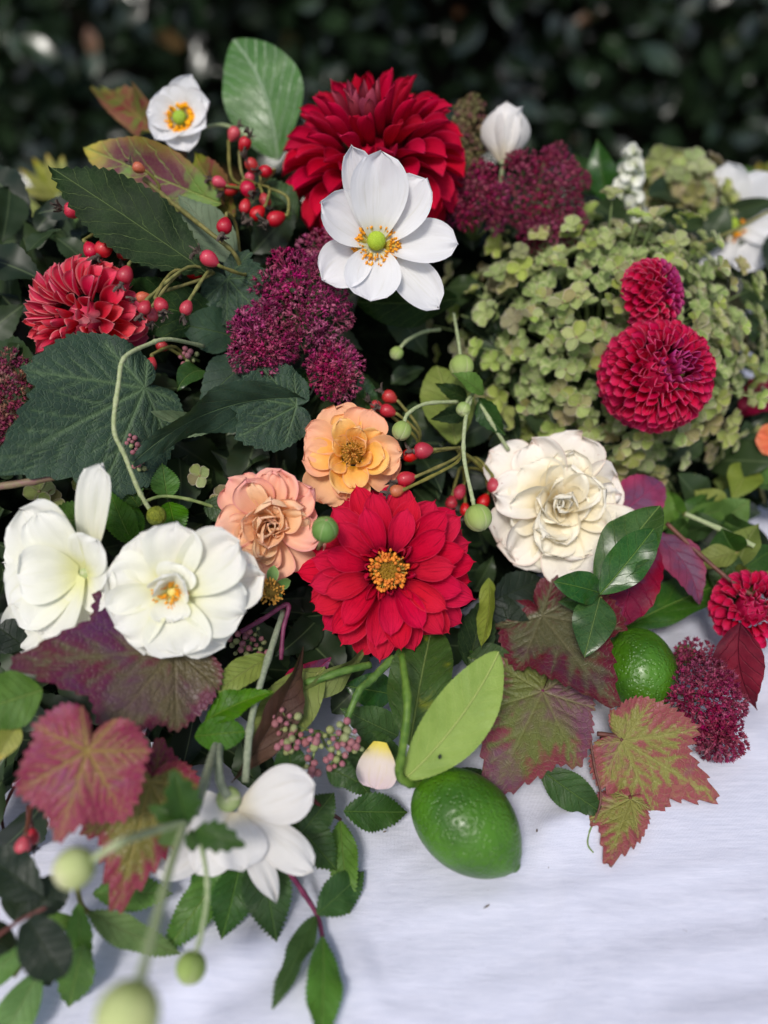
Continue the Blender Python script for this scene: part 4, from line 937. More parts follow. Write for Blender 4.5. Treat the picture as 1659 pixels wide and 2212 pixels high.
# ivory roses on the left
f = flower('rose', 'wide open ivory rose with yellow stamens on the purple vine leaf', 'rose', (372, 1278, 0.046), (0.02, 0.05, 1), group='roses')
Rr = S(158, f.matrix_world.translation)
petals(f, M['creamwhite'], [(84, .92, .42, 24, 8, -.02), (120, .88, .46, 8, -10, -.09), (36, 1.12, .46, 20, -8, .0), (10, 1.18, .44, 2, -18, -.09), (-16, 1.0, .44, 16, -20, -.02), (-48, .98, .46, 2, -26, -.07), (-78, .82, .48, 18, -24, .0),
                            (-114, .88, .44, 4, -24, -.05), (-148, .84, .46, 16, -18, -.01), (168, .86, .46, 10, -4, -.06),
                            (65, .40, .30, 40, 6, .02), (-85, .36, .28, 26, -10, .04), (108, .34, .26, 40, 95, .03), (30, .36, .26, 40, 80, .03), (135, .30, .2, 50, 100, .05)], Rr, ruf=0.045, eb=0.4, notch=0.05, vm=0.68, base=0.25, a0=0.75, a1=0.35, rough=0.035, frill=0.02, be=1.8)
stamens(f, 0.07 * Rr, 0.27 * Rr, 150, 0.11 * Rr, 0.015 * Rr, M['anther'], M['filament'], 15)
V, F, UV = ball(0.1 * Rr, 6, 12, 0.5); part('pistil', mk('pistil', V, F, M['filament'], UV), f)
f = flower('rose', 'ivory rose turned sideways at the left edge with one tall upright petal', 'rose', (184, 1236, 0.028), (-0.15, 0.0, 1), group='roses')
Rr = S(110, f.matrix_world.translation)
petals(f, M['creamwhite'], [(76, 2.15, .38, 16, 8, -.10, dict(vm=.72, base=.16, eb=.32)), (160, 1.85, .56, 8, -14, -.12), (176, 1.95, .42, 0, -16, -.2), (222, 2.25, .60, 4, -16, -.15), (236, 2.2, .55, 0, -14, -.2), (205, 1.9, .6, 4, -18, -.1), (252, 2.05, .6, 2, -18, -.12),
                            (132, 1.65, .72, 26, -6, .02), (118, 1.4, .55, 34, 10, .1), (205, 1.45, .74, 30, -16, .12), (242, 1.35, .62, 30, -14, .16), (272, 1.4, .6, 16, -16, .05), (50, .95, .5, 40, 20, .08), (20, .8, .5, 40, 20, .05), (-30, .9, .5, 30, 0, .04), (180, 1.1, .6, 44, 4, .15)],
       Rr, ruf=0.03, eb=0.38, vm=0.66, base=0.25, a0=0.7, a1=0.45, be=1.8, rough=0.02)
V, F, UV = ball(0.2 * Rr, 6, 12, 0.6); part('flower_base', mk('flower_base', V, F, M['bud'], UV), f)

# fallen petal on the cloth
p0, p1 = Z(822, 1602, 0.046), Z(812, 1704, 0.026)
V, F, UV = petal(1, 0.45, 6, -6, 0.6, 0.5, vm=0.62, base=0.32, eb=0.4, ruf=0.02, nu=13, nv=14)
L = (p1 - p0).length; Mx = leaf_axes(p0, p1, 8)
V = np.asarray(V) * L; V = np.stack([V[:, 1], V[:, 0], V[:, 2]], -1)
thing('rose_petal', 'loose blush white rose petal with a yellow base lying beside the citrus stem', 'petal', Mx, mesh=mk('rose_petal', V, [q[::-1] for q in F], M['fallen'], UV))

# hydrangea
def hydrangea(label, pos, rx, ry, rz, n, split, face=(0, 0.1, 1), seed=2, Ls=0.0098, lim=1.0):
    p = Q(pos); root = thing('hydrangea', label, 'hydrangea', frame(p, cdir(*face)), 'hydrangea heads'); rg = random.Random(seed)
    a, b, c = S(rx, p), S(ry, p), S(rz, p)
    var = []
    for k in range(6):
        V, F, UV = petal(1.0, 0.52 + 0.05 * (k % 3), 8 + 8 * (k % 3), 30 - 12 * (k % 4), 1.1, 0.95, vm=0.55, base=0.22, eb=0.38, ruf=0.03, ph=k, nu=7, nv=8, seed=k)
        var.append((V, F, UV, mk('sepal', V, F, M['sepal'], UV)))
    be, bf, buv = ball(0.14, 4, 6); eye = mk('floret', be, bf, M['sepal_eye'], buv)
    whole = []
    for k in range(4):
        mb = MB(); mb.add(be, bf, buv)
        for q in range(4): mb.add(*var[(k + q) % 6][:3], Rz(q * PI / 2 + 0.2 * math.sin(k * 3 + q)) @ T(0.04, 0, 0.02 * q), rg.random())
        whole.append(mb.mesh('floret', M['sepal']))
    spots = []
    for i in range(n):
        z = 1 - lim * (i + 0.5) / n * 1.15; rr = math.sqrt(max(0, 1 - z * z)); t = i * GOLD
        d = Vector((rr * math.cos(t), rr * math.sin(t), z)) + Vector((rg.gauss(0, .05), rg.gauss(0, .05), 0))
        lay = 1.0 + rg.gauss(0, 0.06) - (0.2 if i % 4 == 0 else 0)
        spots.append((Vector((d.x * a, d.y * b, d.z * c)) * lay, d))
    spots.sort(key=lambda s: -s[1].z)
    for i, (q, d) in enumerate(spots):
        s = Ls * rg.uniform(0.66, 1.2); nr = (d + Vector((rg.gauss(0, .32), rg.gauss(0, .32), 0.45))).normalized()
        Mx = Matrix.Translation(q) @ nr.to_track_quat('Z', 'Y').to_matrix().to_4x4() @ Rz(rg.uniform(0, 6)) @ Matrix.Diagonal((s, s, s, 1))
        if i < split:
            o = part('floret', eye, root, Mx)
            for k in range(4): part('sepal', var[rg.randrange(6)][3], o, Rz(k * PI / 2 + rg.gauss(0, 0.12)) @ T(0.04, 0, 0.03 * (k % 2)) @ Matrix.Diagonal((rg.uniform(.85, 1.1), rg.uniform(.88, 1.1), 1, 1)))
        else: part('floret', whole[i % 4], root, Mx)
    deep = MB()                               # the florets underneath, seen only through the gaps
    for i in range(int(n * 0.8)):
        z = 1 - lim * (i + 0.5) / (n * 0.8) * 1.15; rr = math.sqrt(max(0, 1 - z * z)); t = i * GOLD + 1.3
        d = Vector((rr * math.cos(t), rr * math.sin(t), z)); q = Vector((d.x * a, d.y * b, d.z * c)) * rg.uniform(0.76, 0.88)
        Mx = Matrix.Translation(q) @ (d + Vector((rg.gauss(0, .4), rg.gauss(0, .4), .3))).to_track_quat('Z', 'Y').to_matrix().to_4x4() @ Rz(rg.uniform(0, 6)) @ Matrix.Diagonal((Ls, Ls, Ls, 1))
        for k in range(4): deep.add(*var[(i + k) % 6][:3], Mx @ Rz(k * PI / 2) @ T(0.04, 0, 0.02 * k), rg.random())
    part('under_florets', deep.mesh('under_florets', M['sepal']), root, kind='stuff')
    mb = MB()
    for i in range(0, n, 3):
        q = spots[i][0]; V, F, UV = tube([(0, 0, -c * 0.35), q * 0.5 + Vector((0, 0, -c * .1)), q * 0.97], 0.0011, 0.0006, 5, 3); mb.add(V, F, UV)
    part('stalks', mb.mesh('stalks', M['stem']), root)
    return root
hydrangea('large green hydrangea head fading to pink, under the two ball dahlias', (1296, 775, -0.036), 326, 306, 240, 300, 74, Ls=0.0090)
hydrangea('pale green hydrangea out of focus behind the large one', (1445, 445, None, 0.68), 130, 95, 110, 70, 0, seed=6, Ls=0.0105)
# a few loose florets under the slate leaves on the left
def little_florets(label, pts, seed):
    rg = random.Random(seed); p = Q(pts[0]); root = thing('hydrangea_sprig', label, 'hydrangea', Matrix.Translation(p), 'hydrangea heads')
    V0 = petal(1.0, 0.56, 10, 14, 0.8, 0.7, vm=0.6, base=0.22, eb=0.45, ruf=0.03, nu=7, nv=8); be, bf, buv = ball(0.14, 4, 6)
    sm = mk('sepal', *V0[:2], M['sepal'], V0[2]); eye = mk('floret', be, bf, M['sepal_eye'], buv)
    for q in pts:
        s = 0.0085 * rg.uniform(.8, 1.15); o = part('floret', eye, root, frame(Q(q), cdir(rg.gauss(0, .3), rg.gauss(.1, .3), 1), rg.uniform(0, 6)) @ Matrix.Diagonal((s, s, s, 1)), world=True)
        for k in range(4): part('sepal', sm, o, Rz(k * PI / 2) @ T(.04, 0, .03 * (k % 2)))
        part('stem', tube_mesh('stem', [Q(q), Q(q) + FW * 0.02 - UP * 0.004, p + FW * 0.05], 0.0006, 0.0008, M['stem'], 5, 3), root, world=True)
little_florets('few small green hydrangea florets under the folded dark leaf', [(432, 1028, 0.0), (484, 1078, -0.004), (300, 1040, -0.005), (255, 1032, -0.008), (190, 1048, 0.0), (85, 1062, -0.004), (110, 1085, -0.006)], 3)
# white panicle beyond the hydrangea
p = P(1350, 470, d=0.63); root = thing('flower_panicle', 'out of focus white flower spike between the sedum and the blurred hydrangea', 'flower spike', Matrix.Translation(p))
sm = petal_mesh(M['panicle'], 0.0085, 0.005, 10, 20, 0.8, 0.8, nu=5, nv=6, eb=.45); rg = random.Random(8)
for i in range(58):
    h = i / 58; r = 0.012 * (1.1 - h); a = i * GOLD
    q = p + Vector((-0.004 * h, 0, 0.052 * h)) + Vector((r * math.cos(a), r * math.sin(a), 0)); n = Vector((math.cos(a), math.sin(a), 0.5))
    part('petal', sm, root, frame(q, n, rg.uniform(0, 6)), world=True)
part('stem', tube_mesh('stem', [p - Vector((0, 0, .03)), p + Vector((-0.004, 0, 0.05))], 0.0016, 0.0008, M['stem']), root, world=True)

# sedum heads
sedum('large wine purple sedum head left of the white anemone', (640, 690, 0.0), [(650, 665, 0.022, 98, 112, 70, 34), (705, 540, 0.012, 38, 34, 30, 6), (560, 738, 0.024, 52, 64, 36, 14), (728, 808, 0.022, 50, 44, 34, 12)], (0, 0, 1), seed=3)
sedum('deep purple sedum head below the closed white anemone', (1150, 430, 0.0), [(1168, 415, 0.02, 98, 96, 70, 34), (1035, 440, 0.012, 46, 66, 40, 14), (1190, 500, 0.014, 60, 30, 30, 8)], (0, 0.3, 1), mat='sedum_dark', seed=5)
sedum('pinkish sedum head cut off by the left edge', (8, 850, 0.01), [(8, 860, 0.02, 46, 96, 46, 18)], (0.2, 0, 1), mat='sedum_pink', seed=7)
sedum('dark purple sedum head lying on the cloth beside the lime', (1525, 1500, 'z', 0.03), [(1522, 1520, 0.03, 70, 74, 60, 26), (1560, 1590, 0.02, 34, 36, 30, 8), (1500, 1430, 0.03, 44, 26, 24, 8)], (0.1, 0, 1), mat='sedum_dark', seed=9)
sedum('greenish pink sedum half hidden between the crimson dahlia and the closed anemone', (1005, 320, None, 0.585), [(1008, 290, -0.01, 46, 66, 40, 14), (990, 380, -0.004, 22, 40, 20, 6)], (0, 0.3, 1), mat='sedum_green', seed=11)
# ------------------------------------------------------------------ buds, hips, limes
bud('cream bud out of focus at the lower left, on an arching pale stem', (160, 1876, None, 0.30), 41, [(260, 1820, None, 0.30), (330, 1795, None, 0.325), (398, 1778, None, 0.345)], (-0.85, -0.35, 0.2), 'bud_cream', srad=0.0016)
bud('largest blurred cream bud cut off by the bottom edge', (276, 2196, None, 0.25), 66, [(310, 2090, None, 0.262), (345, 1960, None, 0.288), (372, 1860, None, 0.315), (400, 1778, None, 0.345)], (-0.3, -1, 0.3), 'bud_cream', srad=0.0016)
bud('small green bud hanging over the cloth at the lower left', (413, 2090, None, 0.33), 31, [(432, 2030, None, 0.335), (448, 1930, None, 0.345), (440, 1850, None, 0.35), (422, 1795, None, 0.35)], (-0.2, -1, 0.2), 'bud', srad=0.0011)
bud('olive seed head on a long bent stem above the ivory rose', (338, 1114, 0.03), 20, [(300, 1060, 0.034), (270, 985, 0.042), (246, 925, 0.05), (256, 830, 0.052), (268, 774, 0.05), (318, 745, 0.04), (365, 733, 0.03), (440, 748, 0.005)], (0.75, -0.5, 0.4), 'eye_olive', 'stem_pale', srad=0.0012, name='anemone_seedpod')
bud('round green bud hanging beside the hydrangea, the highest of the cluster', (997, 792, 0.03), 25, [(990, 735, 0.03), (980, 678, 0.018)], (0.1, -1, 0.2), srad=0.0011)
bud('green bud nodding over the edge of the peach rose', (868, 930, 0.046), 20, [(882, 893, 0.044), (920, 872, 0.04), (988, 868, 0.03)], (-0.3, -1, 0.3), srad=0.0011)
bud('tiny green bud at the fork of the bud stems', (1001, 884, 0.038), 15, [(1012, 862, 0.034), (1022, 850, 0.028)], (-0.3, -0.6, 0.8), srad=0.0011)
bud('plump green bud hanging beside the cream rose, the lowest of the cluster', (1033, 1118, 0.046), 28, [(1020, 1075, 0.048), (1002, 985, 0.046), (1005, 910, 0.04), (1018, 855, 0.03)], (0.35, -1, 0.2), srad=0.0012)
bud('half hidden green bud in the shade under the dark leaf', (857, 763, 0.005), 14, [(880, 735, 0.005), (915, 717, 0.002), (950, 712, -0.006)], (-0.5, -0.8, 0.2), srad=0.0012)
stem('downy_stalk', 'pale downy stem running down into the cream rose', [(1030, 860, 0.028), (1060, 910, 0.03), (1098, 972, 0.02)], 0.0013, 0.0013, 'stem_pale')
stem('downy_stalk', 'grey downy stem leaning over the purple vine leaf toward the drooping anemone', [(420, 1760, 0.06), (445, 1680, 0.06), (470, 1600, 0.026), (492, 1555, -0.01)], 0.0022, 0.0020, 'stem_grey')
stem('downy_stalk', 'long grey downy stem standing upright left of the pink bud cluster', [(530, 1690, 0.035), (542, 1560, 0.034), (568, 1460, 0.03), (612, 1320, 0.012)], 0.0019, 0.0017, 'stem_grey')
# rosebud and spent rose centre
p = P(702, 1144, 0.062); R = S(28, p); root = thing('rose_bud', 'tight green rosebud with a hint of pink on the red dahlia', 'flower bud', frame(p, cdir(0.15, 0.75, 0.7)))
V, F, UV = ball(R * 0.9, 10, 16, 1.05); part('bud_core', mk('bud_core', V, F, M['pink_out'], UV), root)
V, F, UV = lune(R, 0.72, lift=0.05); me = mk('sepal', V, F, M['rosebud'], UV)
for k in range(5): part('sepal', me, root, Rz(2 * PI * k / 5))
part('stem', tube_mesh('stem', [p - cdir(.15, .75, .7) * R * .9, P(690, 1180, 0.03), P(672, 1215, 0.0)], 0.0014, 0.0014, M['stem']), root, world=True)
p = P(585, 1272, 0.03); root = thing('spent_flower', 'spent brown yellow flower centre below the pink apricot rose', 'flower', frame(p, cdir(0.1, -0.3, 1)))
V, F, UV = ball(0.0055, 6, 12, 0.8); part('receptacle', mk('receptacle', V, F, M['brown_disc'], UV), root)
stamens(root, 0.003, 0.0075, 80, 0.006, 0.00055, M['rosefil'], M['brown_disc'], 4)
for k in range(3): part('sepal', petal_mesh(M['rosebud'], 0.012, 0.0035, -10, -40, nu=5, nv=7, eb=.8), root, T(0, 0, -0.003) @ Rz(k * 1.3 - 1.2))

hips('rose hips at the top between the cupped anemone and the crimson dahlia', (560, 400, 0.0), [(505, 290, 15, 60, .0), (528, 312, 15, 50, .004, .6), (545, 358, 15, 140, .008, .9), (575, 370, 15, -150, .008, .8), (474, 394, 14, 160, .008), (500, 410, 14, 200, .004), (534, 406, 18, -60, .014, .6), (572, 432, 14, -70, .008),
      (530, 445, 14, -100, .008), (557, 460, 17, -130, .014), (597, 472, 18, -150, .014, .3), (540, 385, 12, 100, .0)])
hips('sprig with the two rose hips hanging before the pale leaf underside', (520, 570, 0.01), [(485, 487, 18, -100, .04, .2), (453, 560, 19, 150, .045, .3)], main=[(520, 575, .02), (500, 540, .03), (450, 500, .032), (400, 460, .02), (345, 415, .01), (310, 385, .01)])
hips('single orange rose hip over the blotched leaf', (345, 415, 0.01), [(300, 363, 13, 160, .02, .4, 'hip_orange')])
hips('single round rose hip left of the dark toothed leaf', (215, 500, -0.01), [(159, 455, 19, 180, .01, .5)])
hips('cluster of rose hips above the coral-edged dahlia', (330, 560, -0.01), [(225, 535, 20, -120, .024, .2), (196, 540, 18, -60, .018), (266, 546, 14, -100, .014), (271, 593, 19, -110, .03, .1), (420, 590, 15, 170, .01)])
hips('hanging spray of rose hips with dry ends below the dark toothed leaf', (462, 590, 0.025), [(313, 664, 16, -110, .04, .2), (347, 658, 17, -60, .046, .4), (403, 664, 15, -110, .044, .2), (309, 642, 14, 200, .03, .3, 'hip_orange'), (330, 680, 14, -90, .03)])
hips('two small rose hips tucked under the bent stem', (420, 800, -0.02), [(351, 748, 13, 160, .0), (326, 787, 15, -100, .01)])
hips('rose hips pointing down beside the peach rose, half in shade', (905, 960, 0.0), [(842, 858, 16, 150, .014), (838, 888, 16, 160, .016), (815, 878, 13, 150, .008)])
hips('spray of glossy rose hips reaching over the peach rose from the right', (985, 968, 0.02), [(915, 973, 20, 185, .042, .1), (888, 983, 17, 190, .036), (878, 1034, 18, 195, .044, .1), (858, 1060, 15, 195, .046, .1, 'hip_orange')], main=[(985, 968, .02), (1030, 1000, .01), (1055, 1030, 0)])
hips('shaded rose hips between the red dahlia and the cream rose', (1000, 1010, -0.02), [(1066, 1048, 16, -80, .016), (1045, 1082, 15, -120, .0), (993, 1062, 15, -120, -.004), (975, 1085, 14, -100, -.006), (1005, 1100, 13, -90, -.006)])
hips('two dark rose hips at the lower left behind the pink vine leaf', (60, 1770, 0.0), [(50, 1826, 19, -100, .034), (70, 1806, 16, -80, .026)], smat='stem_brown')

def lime(label, pos, tip, rpx, L, stem_pts=None, nip=0.17, sq=1.0):
    p = Q(pos); t = Q(tip); ax = (t - p).normalized(); R = S(rpx, p)
    n = 26; prof = []
    for j in range(n + 1):
        a = PI * j / n; z = -math.cos(a) * L; r = max(0.0, math.sin(a)) ** 0.92
        if z > 0: r = r * (1 - 0.20 * (z / L) ** 2)
        prof.append([max(r, 0.004), z])
    prof = [(r, z) for r, z in prof[:-4]] + [(0.30, L * 0.955), (0.20, L * 0.99), (0.13, L * 1.02), (0.10, L * 1.045), (0.06, L * 1.06), (0.004, L * 1.065)]
    V, F, UV = lathe(prof, 44); V = np.array(V)
    V[:, 0] *= sq; th = np.arctan2(V[:, 1], V[:, 0]); rr = 1 + 0.012 * np.sin(3 * th + 1) + 0.008 * np.sin(5 * th + V[:, 2] * 3)
    V[:, 0] *= rr; V[:, 1] *= rr
    root = thing('lime', label, 'lime', frame(p, ax), 'limes'); part('fruit', mk('fruit', V * R, F, M['lime'], UV), root)
    V, F, UV = ball(0.10 * R, 5, 9, 0.5); part('calyx', mk('calyx', V, F, M['stem_citrus'], UV), root, T(0, 0, -L * R))
    if stem_pts: part('stem', tube_mesh('stem', [p - ax * L * R * 0.98] + [Q(q) for q in stem_pts], 0.0024, 0.0019, M['stem_citrus'], 10, 7), root, world=True)
    return root
lime('whole green lime lying on the cloth at the front, on its own leafy stem', (1008, 1778, 'z', 0.027), (1106, 1866, 'z', 0.020), 100, 1.32,
     [(885, 1692, 'z', 0.046), (862, 1672, 'z', 0.056), (870, 1615, 'z', 0.070), (880, 1520, 'z', 0.084), (868, 1415, 'z', 0.088)])
lime('green lime half hidden behind vine leaves and the small dark sedum', (1380, 1450, 'z', 0.027), (1396, 1530, 'z', 0.022), 80, 1.2, sq=0.98)

# ------------------------------------------------------------------ single leaves
leaf('leaf', 'dark green finely toothed leaf pointing to the upper left, over the rose hips', 'lf_dark', (445, 588, .03), (110, 364, .035), 78, 12, ser=20, amp=.11, arch=.04, fold=.12, vm=.42, eb=.8, nu=17, seed=2, tipdroop=-.02)
leaf('leaf', 'green leaf with purple blotches under the cupped anemone', 'lf_blot', (478, 440, .0), (183, 318, .0), 66, 0, ser=14, amp=.04, arch=.05, fold=.2, vm=.45, eb=.8, nu=13, seed=3)
leaf('leaf', 'narrow red and green leaf curling behind the cupped anemone', 'lf_redgreen', (392, 330, -.030), (220, 192, -.022), 38, 10, ser=10, amp=.05, arch=.05, fold=.5, vm=.5, nu=13, seed=4, wav=.05)
leaf('leaf', 'red flushed green leaf right of the cupped anemone, in shade', 'lf_redgreen', (505, 470, -.012), (420, 330, -.018), 44, -20, ser=10, arch=.05, fold=.3, seed=5)
leaf('leaf', 'broad bright green leaf standing behind the crimson dahlia', 'lf_back', (600, 345, None, .60), (503, 86, None, .60), 88, -10, arch=.07, fold=.18, vm=.42, eb=.75, bend=.10, nu=15, nv=40, wav=.02)
vine('large slate green leaf at the left edge under the coral-edged dahlia', 'vn_slate', (312, 838, .022), (-16, 1012, .036), 4, lobes=[(0, 1.0, .7), (36, .70, .9), (-36, .76, .9), (80, .36, 1.0), (-82, .40, 1.0), (130, .20, .8), (-130, .20, .8)], teeth=52, tamp=.05, cupz=-.02, ripple=.02, quilt=.012, seed=12, name='leaf', group=None)
vine('folded slate green leaf, rounded lobe above the folded half', 'vn_slate', (640, 876, .018), (462, 846, .03), 14, lobes=[(0, 1.0, 1.0), (40, .62, 1.0), (-36, .86, 1.0), (80, .4, 1.0), (-78, .5, 1.0)], teeth=44, tamp=.05, quilt=.02, ripple=.02, seed=14, name='leaf', group=None)
leaf('leaf', 'dark leaf blade sweeping left below the rounded slate leaf', 'lf_slate', (660, 862, .018), (285, 1002, .03), 58, -42, ser=26, amp=.05, arch=-.06, fold=.1, vm=.4, eb=.8, nu=15, seed=8, bend=.09)
leaf('leaf', 'shaded slate leaf behind the rounded lobe', 'lf_slate', (560, 760, .0), (430, 880, .004), 50, 25, ser=14, amp=.06, arch=.05, fold=.2, vm=.45, seed=9)
leaf('leaf', 'small pale green leaf underside tucked above the sweeping dark leaf', 'lf_pale', (470, 920, .006), (258, 900, .014), 32, -20, ser=16, amp=.05, arch=.04, fold=.2, vm=.42, seed=10)
leaf('leaf', 'narrow green leaf above the pale underside leaf', 'lf_rose', (400, 905, .004), (260, 898, .012), 26, 40, ser=0, arch=.08, fold=.4, seed=11)
leaf('leaf', 'dark leaf in shade under the wide open anemone', 'lf_dark', (990, 645, .01), (770, 652, .005), 52, -25, ser=14, amp=.03, arch=.06, fold=.15, vm=.5, eb=.6, seed=12)
vine('dark lobed leaf between the rose hip spray and the large sedum', 'vn_slate', (492, 602, .016), (572, 690, .02), 10, lobes=[(0, 1.0, .6), (45, .85, .6), (-45, .8, .6), (95, .7, .7), (-95, .6, .7)], teeth=30, tamp=.08, quilt=.02, seed=13, name='leaf', group=None)
leaf('leaf', 'shaded dark leaf behind the hanging rose hip spray', 'lf_dark', (480, 690, .0), (225, 640, .008), 62, 0, ser=16, amp=.03, arch=.04, fold=.1, vm=.5, eb=.6, seed=14)
leaf('leaf', 'dark leaf below the hanging rose hips, above the bent stem', 'lf_slate', (520, 730, -.004), (380, 700, .0), 50, 10, ser=12, amp=.03, seed=15)
leaf('leaf', 'pale grey green leaf underside behind the two hanging rose hips', 'lf_pale', (520, 580, .008), (385, 420, .008), 44, 10, ser=16, amp=.05, arch=.05, fold=.2, vm=.45, seed=16)
leaf('leaf', 'green leaf behind the crimson dahlia at its left, in shade', 'lf_rose', (640, 480, -.01), (560, 380, -.01), 34, 20, ser=10, seed=17)
leaf('leaf', 'glossy green leaf tip under the bent stem near the small hips', 'lf_glossy', (440, 800, -.005), (382, 845, .004), 26, 20, ser=0, arch=.1, fold=.3, bend=.1, seed=18)
leaf('leaf', 'green leaf tip between the small sedum tuft and the peach rose', 'lf_glossy', (790, 890, .0), (780, 805, .012), 26, 20, ser=8, amp=.04, fold=.3, seed=19)
leaf('leaf', 'shaded green leaf under the small sedum tuft', 'lf_rose', (660, 800, -.01), (620, 870, -.005), 26, 0, ser=0, seed=20)
leaf('leaf', 'pale green rounded leaf in shade left of the bud cluster', 'lf_olive', (985, 960, -.004), (945, 790, -.006), 58, 15, ser=12, amp=.03, arch=.05, fold=.1, vm=.5, eb=.6, seed=21)
leaf('leaf', 'small grey green crinkled leaf at the fork of the bud stems', 'lf_rose_lt', (1045, 852, .034), (975, 806, .04), 22, 30, ser=7, amp=.12, fold=.4, seed=22)
leaf('leaf', 'dark toothed leaf hanging right of the bud fork', 'lf_rose', (1035, 858, .03), (1092, 940, .03), 26, 20, ser=7, amp=.14, fold=.4, seed=23)
leaf('leaf', 'dark shaded leaf left of the bud fork', 'lf_dark', (1010, 862, .015), (940, 828, .02), 18, 0, ser=6, amp=.12, seed=24)
leaf('leaf', 'second dark shaded leaf below the nodding bud stem', 'lf_dark', (1010, 890, .012), (930, 905, .016), 20, 0, ser=6, amp=.12, seed=25)
leaf('leaf', 'yellow green leaf curling down between the red dahlia and the dark vine leaf', 'lf_olive', (1058, 1250, .01), (1040, 1400, .03), 24, 35, ser=0, arch=-.06, fold=.5, vm=.4, seed=26)
leaf('leaf', 'light green citrus leaf showing its underside above the front lime', 'lf_citrus', (878, 1680, 'z', .05), (1078, 1408, 'z', .085), 66, 6, ser=30, amp=.02, arch=.04, fold=.08, vm=.48, eb=.62, nu=15, bend=.045, seed=27, base=.1, ea=.7, wav=.015)
leaf('leaf', 'darker citrus leaf standing behind the citrus stem', 'lf_citrus_d', (886, 1612, 'z', .050), (935, 1350, 'z', .066), 70, -12, ser=24, amp=.02, arch=.06, fold=.25, vm=.5, eb=.6, nu=15, seed=28)
leaf('leaf', 'olive leaf patch behind the citrus leaf tip', 'lf_citrus_d', (1010, 1420, .004), (1110, 1440, .01), 40, 0, ser=0, seed=29, eb=.5)
leaf('leaf', 'long yellow green leaf left of the citrus stem', 'lf_olive', (700, 1440, .008), (540, 1640, .014), 58, 8, ser=24, amp=.02, fold=.12, vm=.5, eb=.65, seed=30)
leaf('leaf', 'second olive citrus leaf lying flat under the red dahlia', 'lf_olive', (790, 1400, .004), (600, 1520, .012), 30, -40, ser=0, fold=.4, vm=.45, seed=31)
leaf('leaf', 'olive leaf with a folded side below the ivory rose', 'lf_olive', (585, 1420, .022), (462, 1500, .03), 34, 20, ser=14, amp=.04, fold=.2, vm=.5, seed=32)
leaf('leaf', 'fresh green toothed leaf right of the purple vine leaf', 'lf_fresh', (440, 1560, .026), (590, 1494, .034), 34, -30, ser=16, amp=.08, fold=.3, arch=.08, seed=33)
leaf('leaf', 'rounded fresh green leaf below the toothed one, by the downy stems', 'lf_fresh', (420, 1590, .024), (530, 1580, .034), 36, 0, ser=14, amp=.06, fold=.25, arch=.12, vm=.55, eb=.5, seed=34)
leaf('leaf', 'brown red narrow leaf behind the long downy stem', 'lf_brown', (500, 1690, .02), (655, 1395, .02), 42, 35, ser=10, amp=.05, fold=.5, vm=.5, seed=35)
leaf('leaf', 'dull purple leaf in shade under the left of the red dahlia', 'lf_maroon', (600, 1500, .0), (715, 1420, .006), 36, 20, ser=10, amp=.04, seed=36)
leaf('leaf', 'dark green leaf under the citrus stem', 'lf_glossy', (850, 1500, -.004), (740, 1480, .0), 40, 0, ser=0, seed=37)
leaf('leaf', 'dark green leaf with toothed edge behind the pink bud cluster', 'lf_rose', (860, 1590, .0), (735, 1530, .006), 40, 0, ser=14, amp=.05, seed=38)
leaf('leaf', 'flat green rose leaf below the loose blush petal stem', 'lf_rose', (750, 1618, .0), (880, 1640, .002), 46, 0, ser=16, amp=.04, seed=39)
leaf('leaf', 'yellow green small leaf on the left edge above the pink vine leaf', 'lf_yellow', (40, 1560, .03), (-12, 1648, .03), 26, 0, ser=0, fold=.3, seed=40)
leaf('leaf', 'light green leaf entering from the left edge below the ivory roses', 'lf_rose_lt', (92, 1490, .034), (-60, 1540, .034), 62, 0, ser=14, amp=.03, fold=.12, arch=.05, vm=.4, eb=.6, seed=41)
leaf('leaf', 'dark leaf at the left edge below the ivory rose', 'lf_charcoal', (60, 1400, .0), (-40, 1330, .0), 44, 0, ser=12, seed=42)
leaf('leaf', 'green toothed leaf lying on the cloth between lime and auburn vine leaf', 'lf_rose', (1165, 1660, 'z', .022), (1306, 1760, 'z', .005), 40, 8, ser=26, amp=.06, fold=.15, arch=.05, vm=.45, seed=43, nu=13)
leaf('leaf', 'dark leaf poking out below the citrus leaf beside the lime', 'lf_dark', (940, 1700, 'z', .022), (1060, 1668, 'z', .018), 24, 0, ser=12, amp=.05, seed=44)
leaf('leaf', 'dark shaded leaf between the red dahlia and the dark vine leaf', 'lf_charcoal', (1120, 1420, -.004), (1075, 1270, .0), 44, 0, ser=10, seed=45)
leaf('leaf', 'second dark shaded leaf behind the curling yellow green leaf', 'lf_dark', (1010, 1440, .0), (1045, 1290, .004), 40, 10, ser=10, seed=46)
leaf('leaf', 'dark shaded leaf just below the cream rose', 'lf_charcoal', (1060, 1300, .0), (1170, 1250, .0), 40, 0, ser=10, seed=47)
leaf('leaf', 'dark green leaf under the tip of the citrus leaf', 'lf_rose', (1100, 1480, .0), (1010, 1380, .002), 40, 0, ser=12, seed=48)
